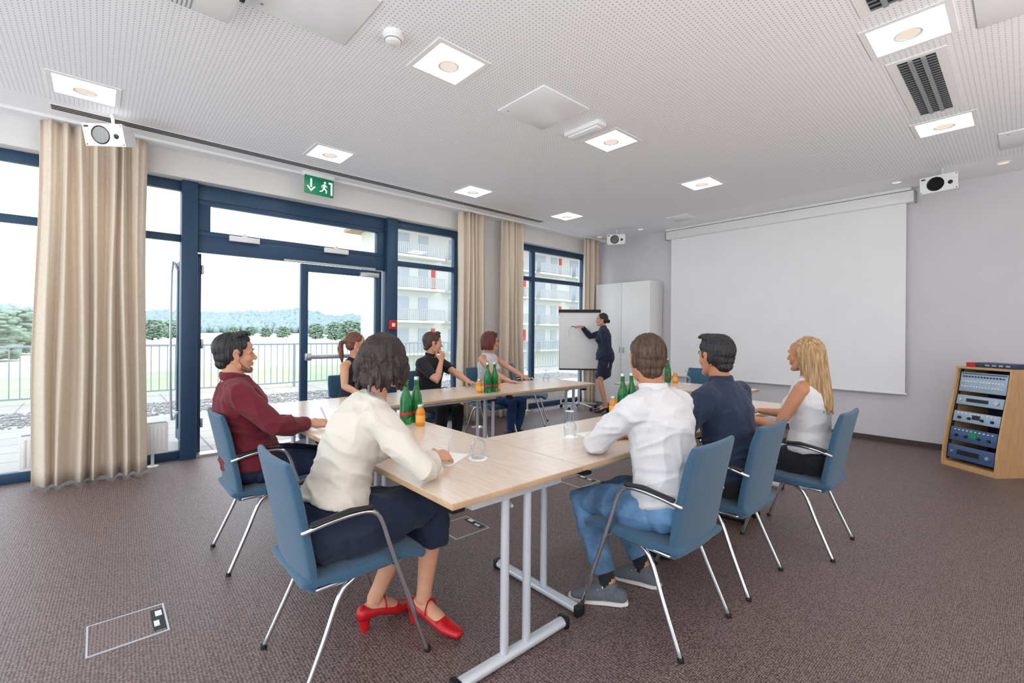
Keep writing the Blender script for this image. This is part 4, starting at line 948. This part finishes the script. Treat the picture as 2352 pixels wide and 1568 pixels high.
for i,(px,dd,h,t) in enumerate(TL):
    k=i%3; ray=cf+cr0*((px-1176)/F); pos=ray*dd; o=place(tr[k],k not in used,(pos.x,pos.y,-3.0),rnd.uniform(0,360),t); used.add(k); o.scale=(h*1.7,h*1.7,h)
hill=lambda az:40+12*noise.noise(V((az*.22,1.5,0)))+5*noise.noise(V((az*.8,4.5,0)))
bl=[]
for i in range(6500):
    az=rnd.uniform(56,114); a=R(az); u=rnd.random(); d=800+u*260; base=-3+u*max(4,hill(az)-12); hg=rnd.uniform(5,9)
    bl.append(((cos(a)*d,sin(a)*d,base+hg*.6),(rnd.uniform(4,8),rnd.uniform(4,8),hg),a))
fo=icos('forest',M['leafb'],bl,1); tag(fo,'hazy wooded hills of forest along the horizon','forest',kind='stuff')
bm=bmesh.new(); n=60; pv=None
for i in range(n+1):
    az=56+58*i/n; a=R(az)
    q0=bm.verts.new((cos(a)*800,sin(a)*800,-3)); q1=bm.verts.new((cos(a)*1060,sin(a)*1060,-3+max(4,hill(az)-12)))
    if pv: bm.faces.new((pv[0],q0,q1,pv[1]))
    pv=(q0,q1)
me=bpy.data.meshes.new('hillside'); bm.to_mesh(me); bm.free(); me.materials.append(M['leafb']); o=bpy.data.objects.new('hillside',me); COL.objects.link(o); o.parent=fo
# hotel
r=thing('hotel_building','white hotel building with balconies and brown roof overhang outside','building',(18.5,38,-3))
MB().bx(0,36,0,4,0,13.6).build('wall',M['facade'],r); b=MB(); b.bx(-1.3,37,-2.4,5,13.6,13.9); b.build('roof',M['brown'],r)
for fl in range(4):
    z=2.45+fl*2.9
    for bay in range(6):
        x=.6+bay*6
        o=MB().bx(x-.3,x+5,-1.7,0,z-.2,z).build('balcony',M['facade'],r)
        b=MB(); b.bx(x-.3,x+5,-1.72,-1.66,z+.95,z+1.02); b.bx(x-.3,x+5,-1.72,-1.66,z+.08,z+.14)
        for j in range(27): b.bx(x-.25+j*.2,x-.13+j*.2,-1.7,-1.67,z+.1,z+.98)
        b.build('balcony_rail',M['brail'],o)
        MB().bx(x+.6,x+2.2,-.06,0,z+.1,z+2.2).build('window',M['bwin'],r)
        MB().bx(x+3.2,x+4.2,-.06,0,z+.1,z+2.2).build('window',M['bwin'],r)
        if (bay+fl)%2==0: MB().bx(x+4.6,x+5.0,-.1,0,z+.1,z+2.2).build('red_panel',M['redpanel'],r)
# ------------------------------------------------------------------ light
w=bpy.data.worlds.new('world'); scn.world=w; w.use_nodes=True; bg=w.node_tree.nodes['Background']; bg.inputs[0].default_value=(.86,.935,1,1); bg.inputs[1].default_value=2.7
sl=bpy.data.lights.new('sun','SUN'); sl.energy=1.2; sl.angle=R(20); so=bpy.data.objects.new('sun',sl); COL.objects.link(so); so.rotation_euler=(R(6),R(8),0); so.location=(5,20,30)
def area(name,loc,tgt,size,en,col,spread=180):
    l=bpy.data.lights.new(name,'AREA'); l.size=size; l.energy=en; l.color=col; l.spread=R(spread); o=bpy.data.objects.new(name,l); COL.objects.link(o); o.location=loc
    o.rotation_euler=(V(tgt)-V(loc)).to_track_quat('-Z','Y').to_euler()
area('added_ceiling_fill',(-1.7,-1.5,.4),(-1.6,-1.4,3.15),2.0,140,(1,.95,.9),160)  # unseen fill light added behind the camera to brighten the ceiling
area('added_ceiling_fill',(3.2,-2.5,.3),(3.2,-2.4,3.15),1.0,80,(1,.95,.9),165)  # second added fill light, out of view, aimed up at the ceiling
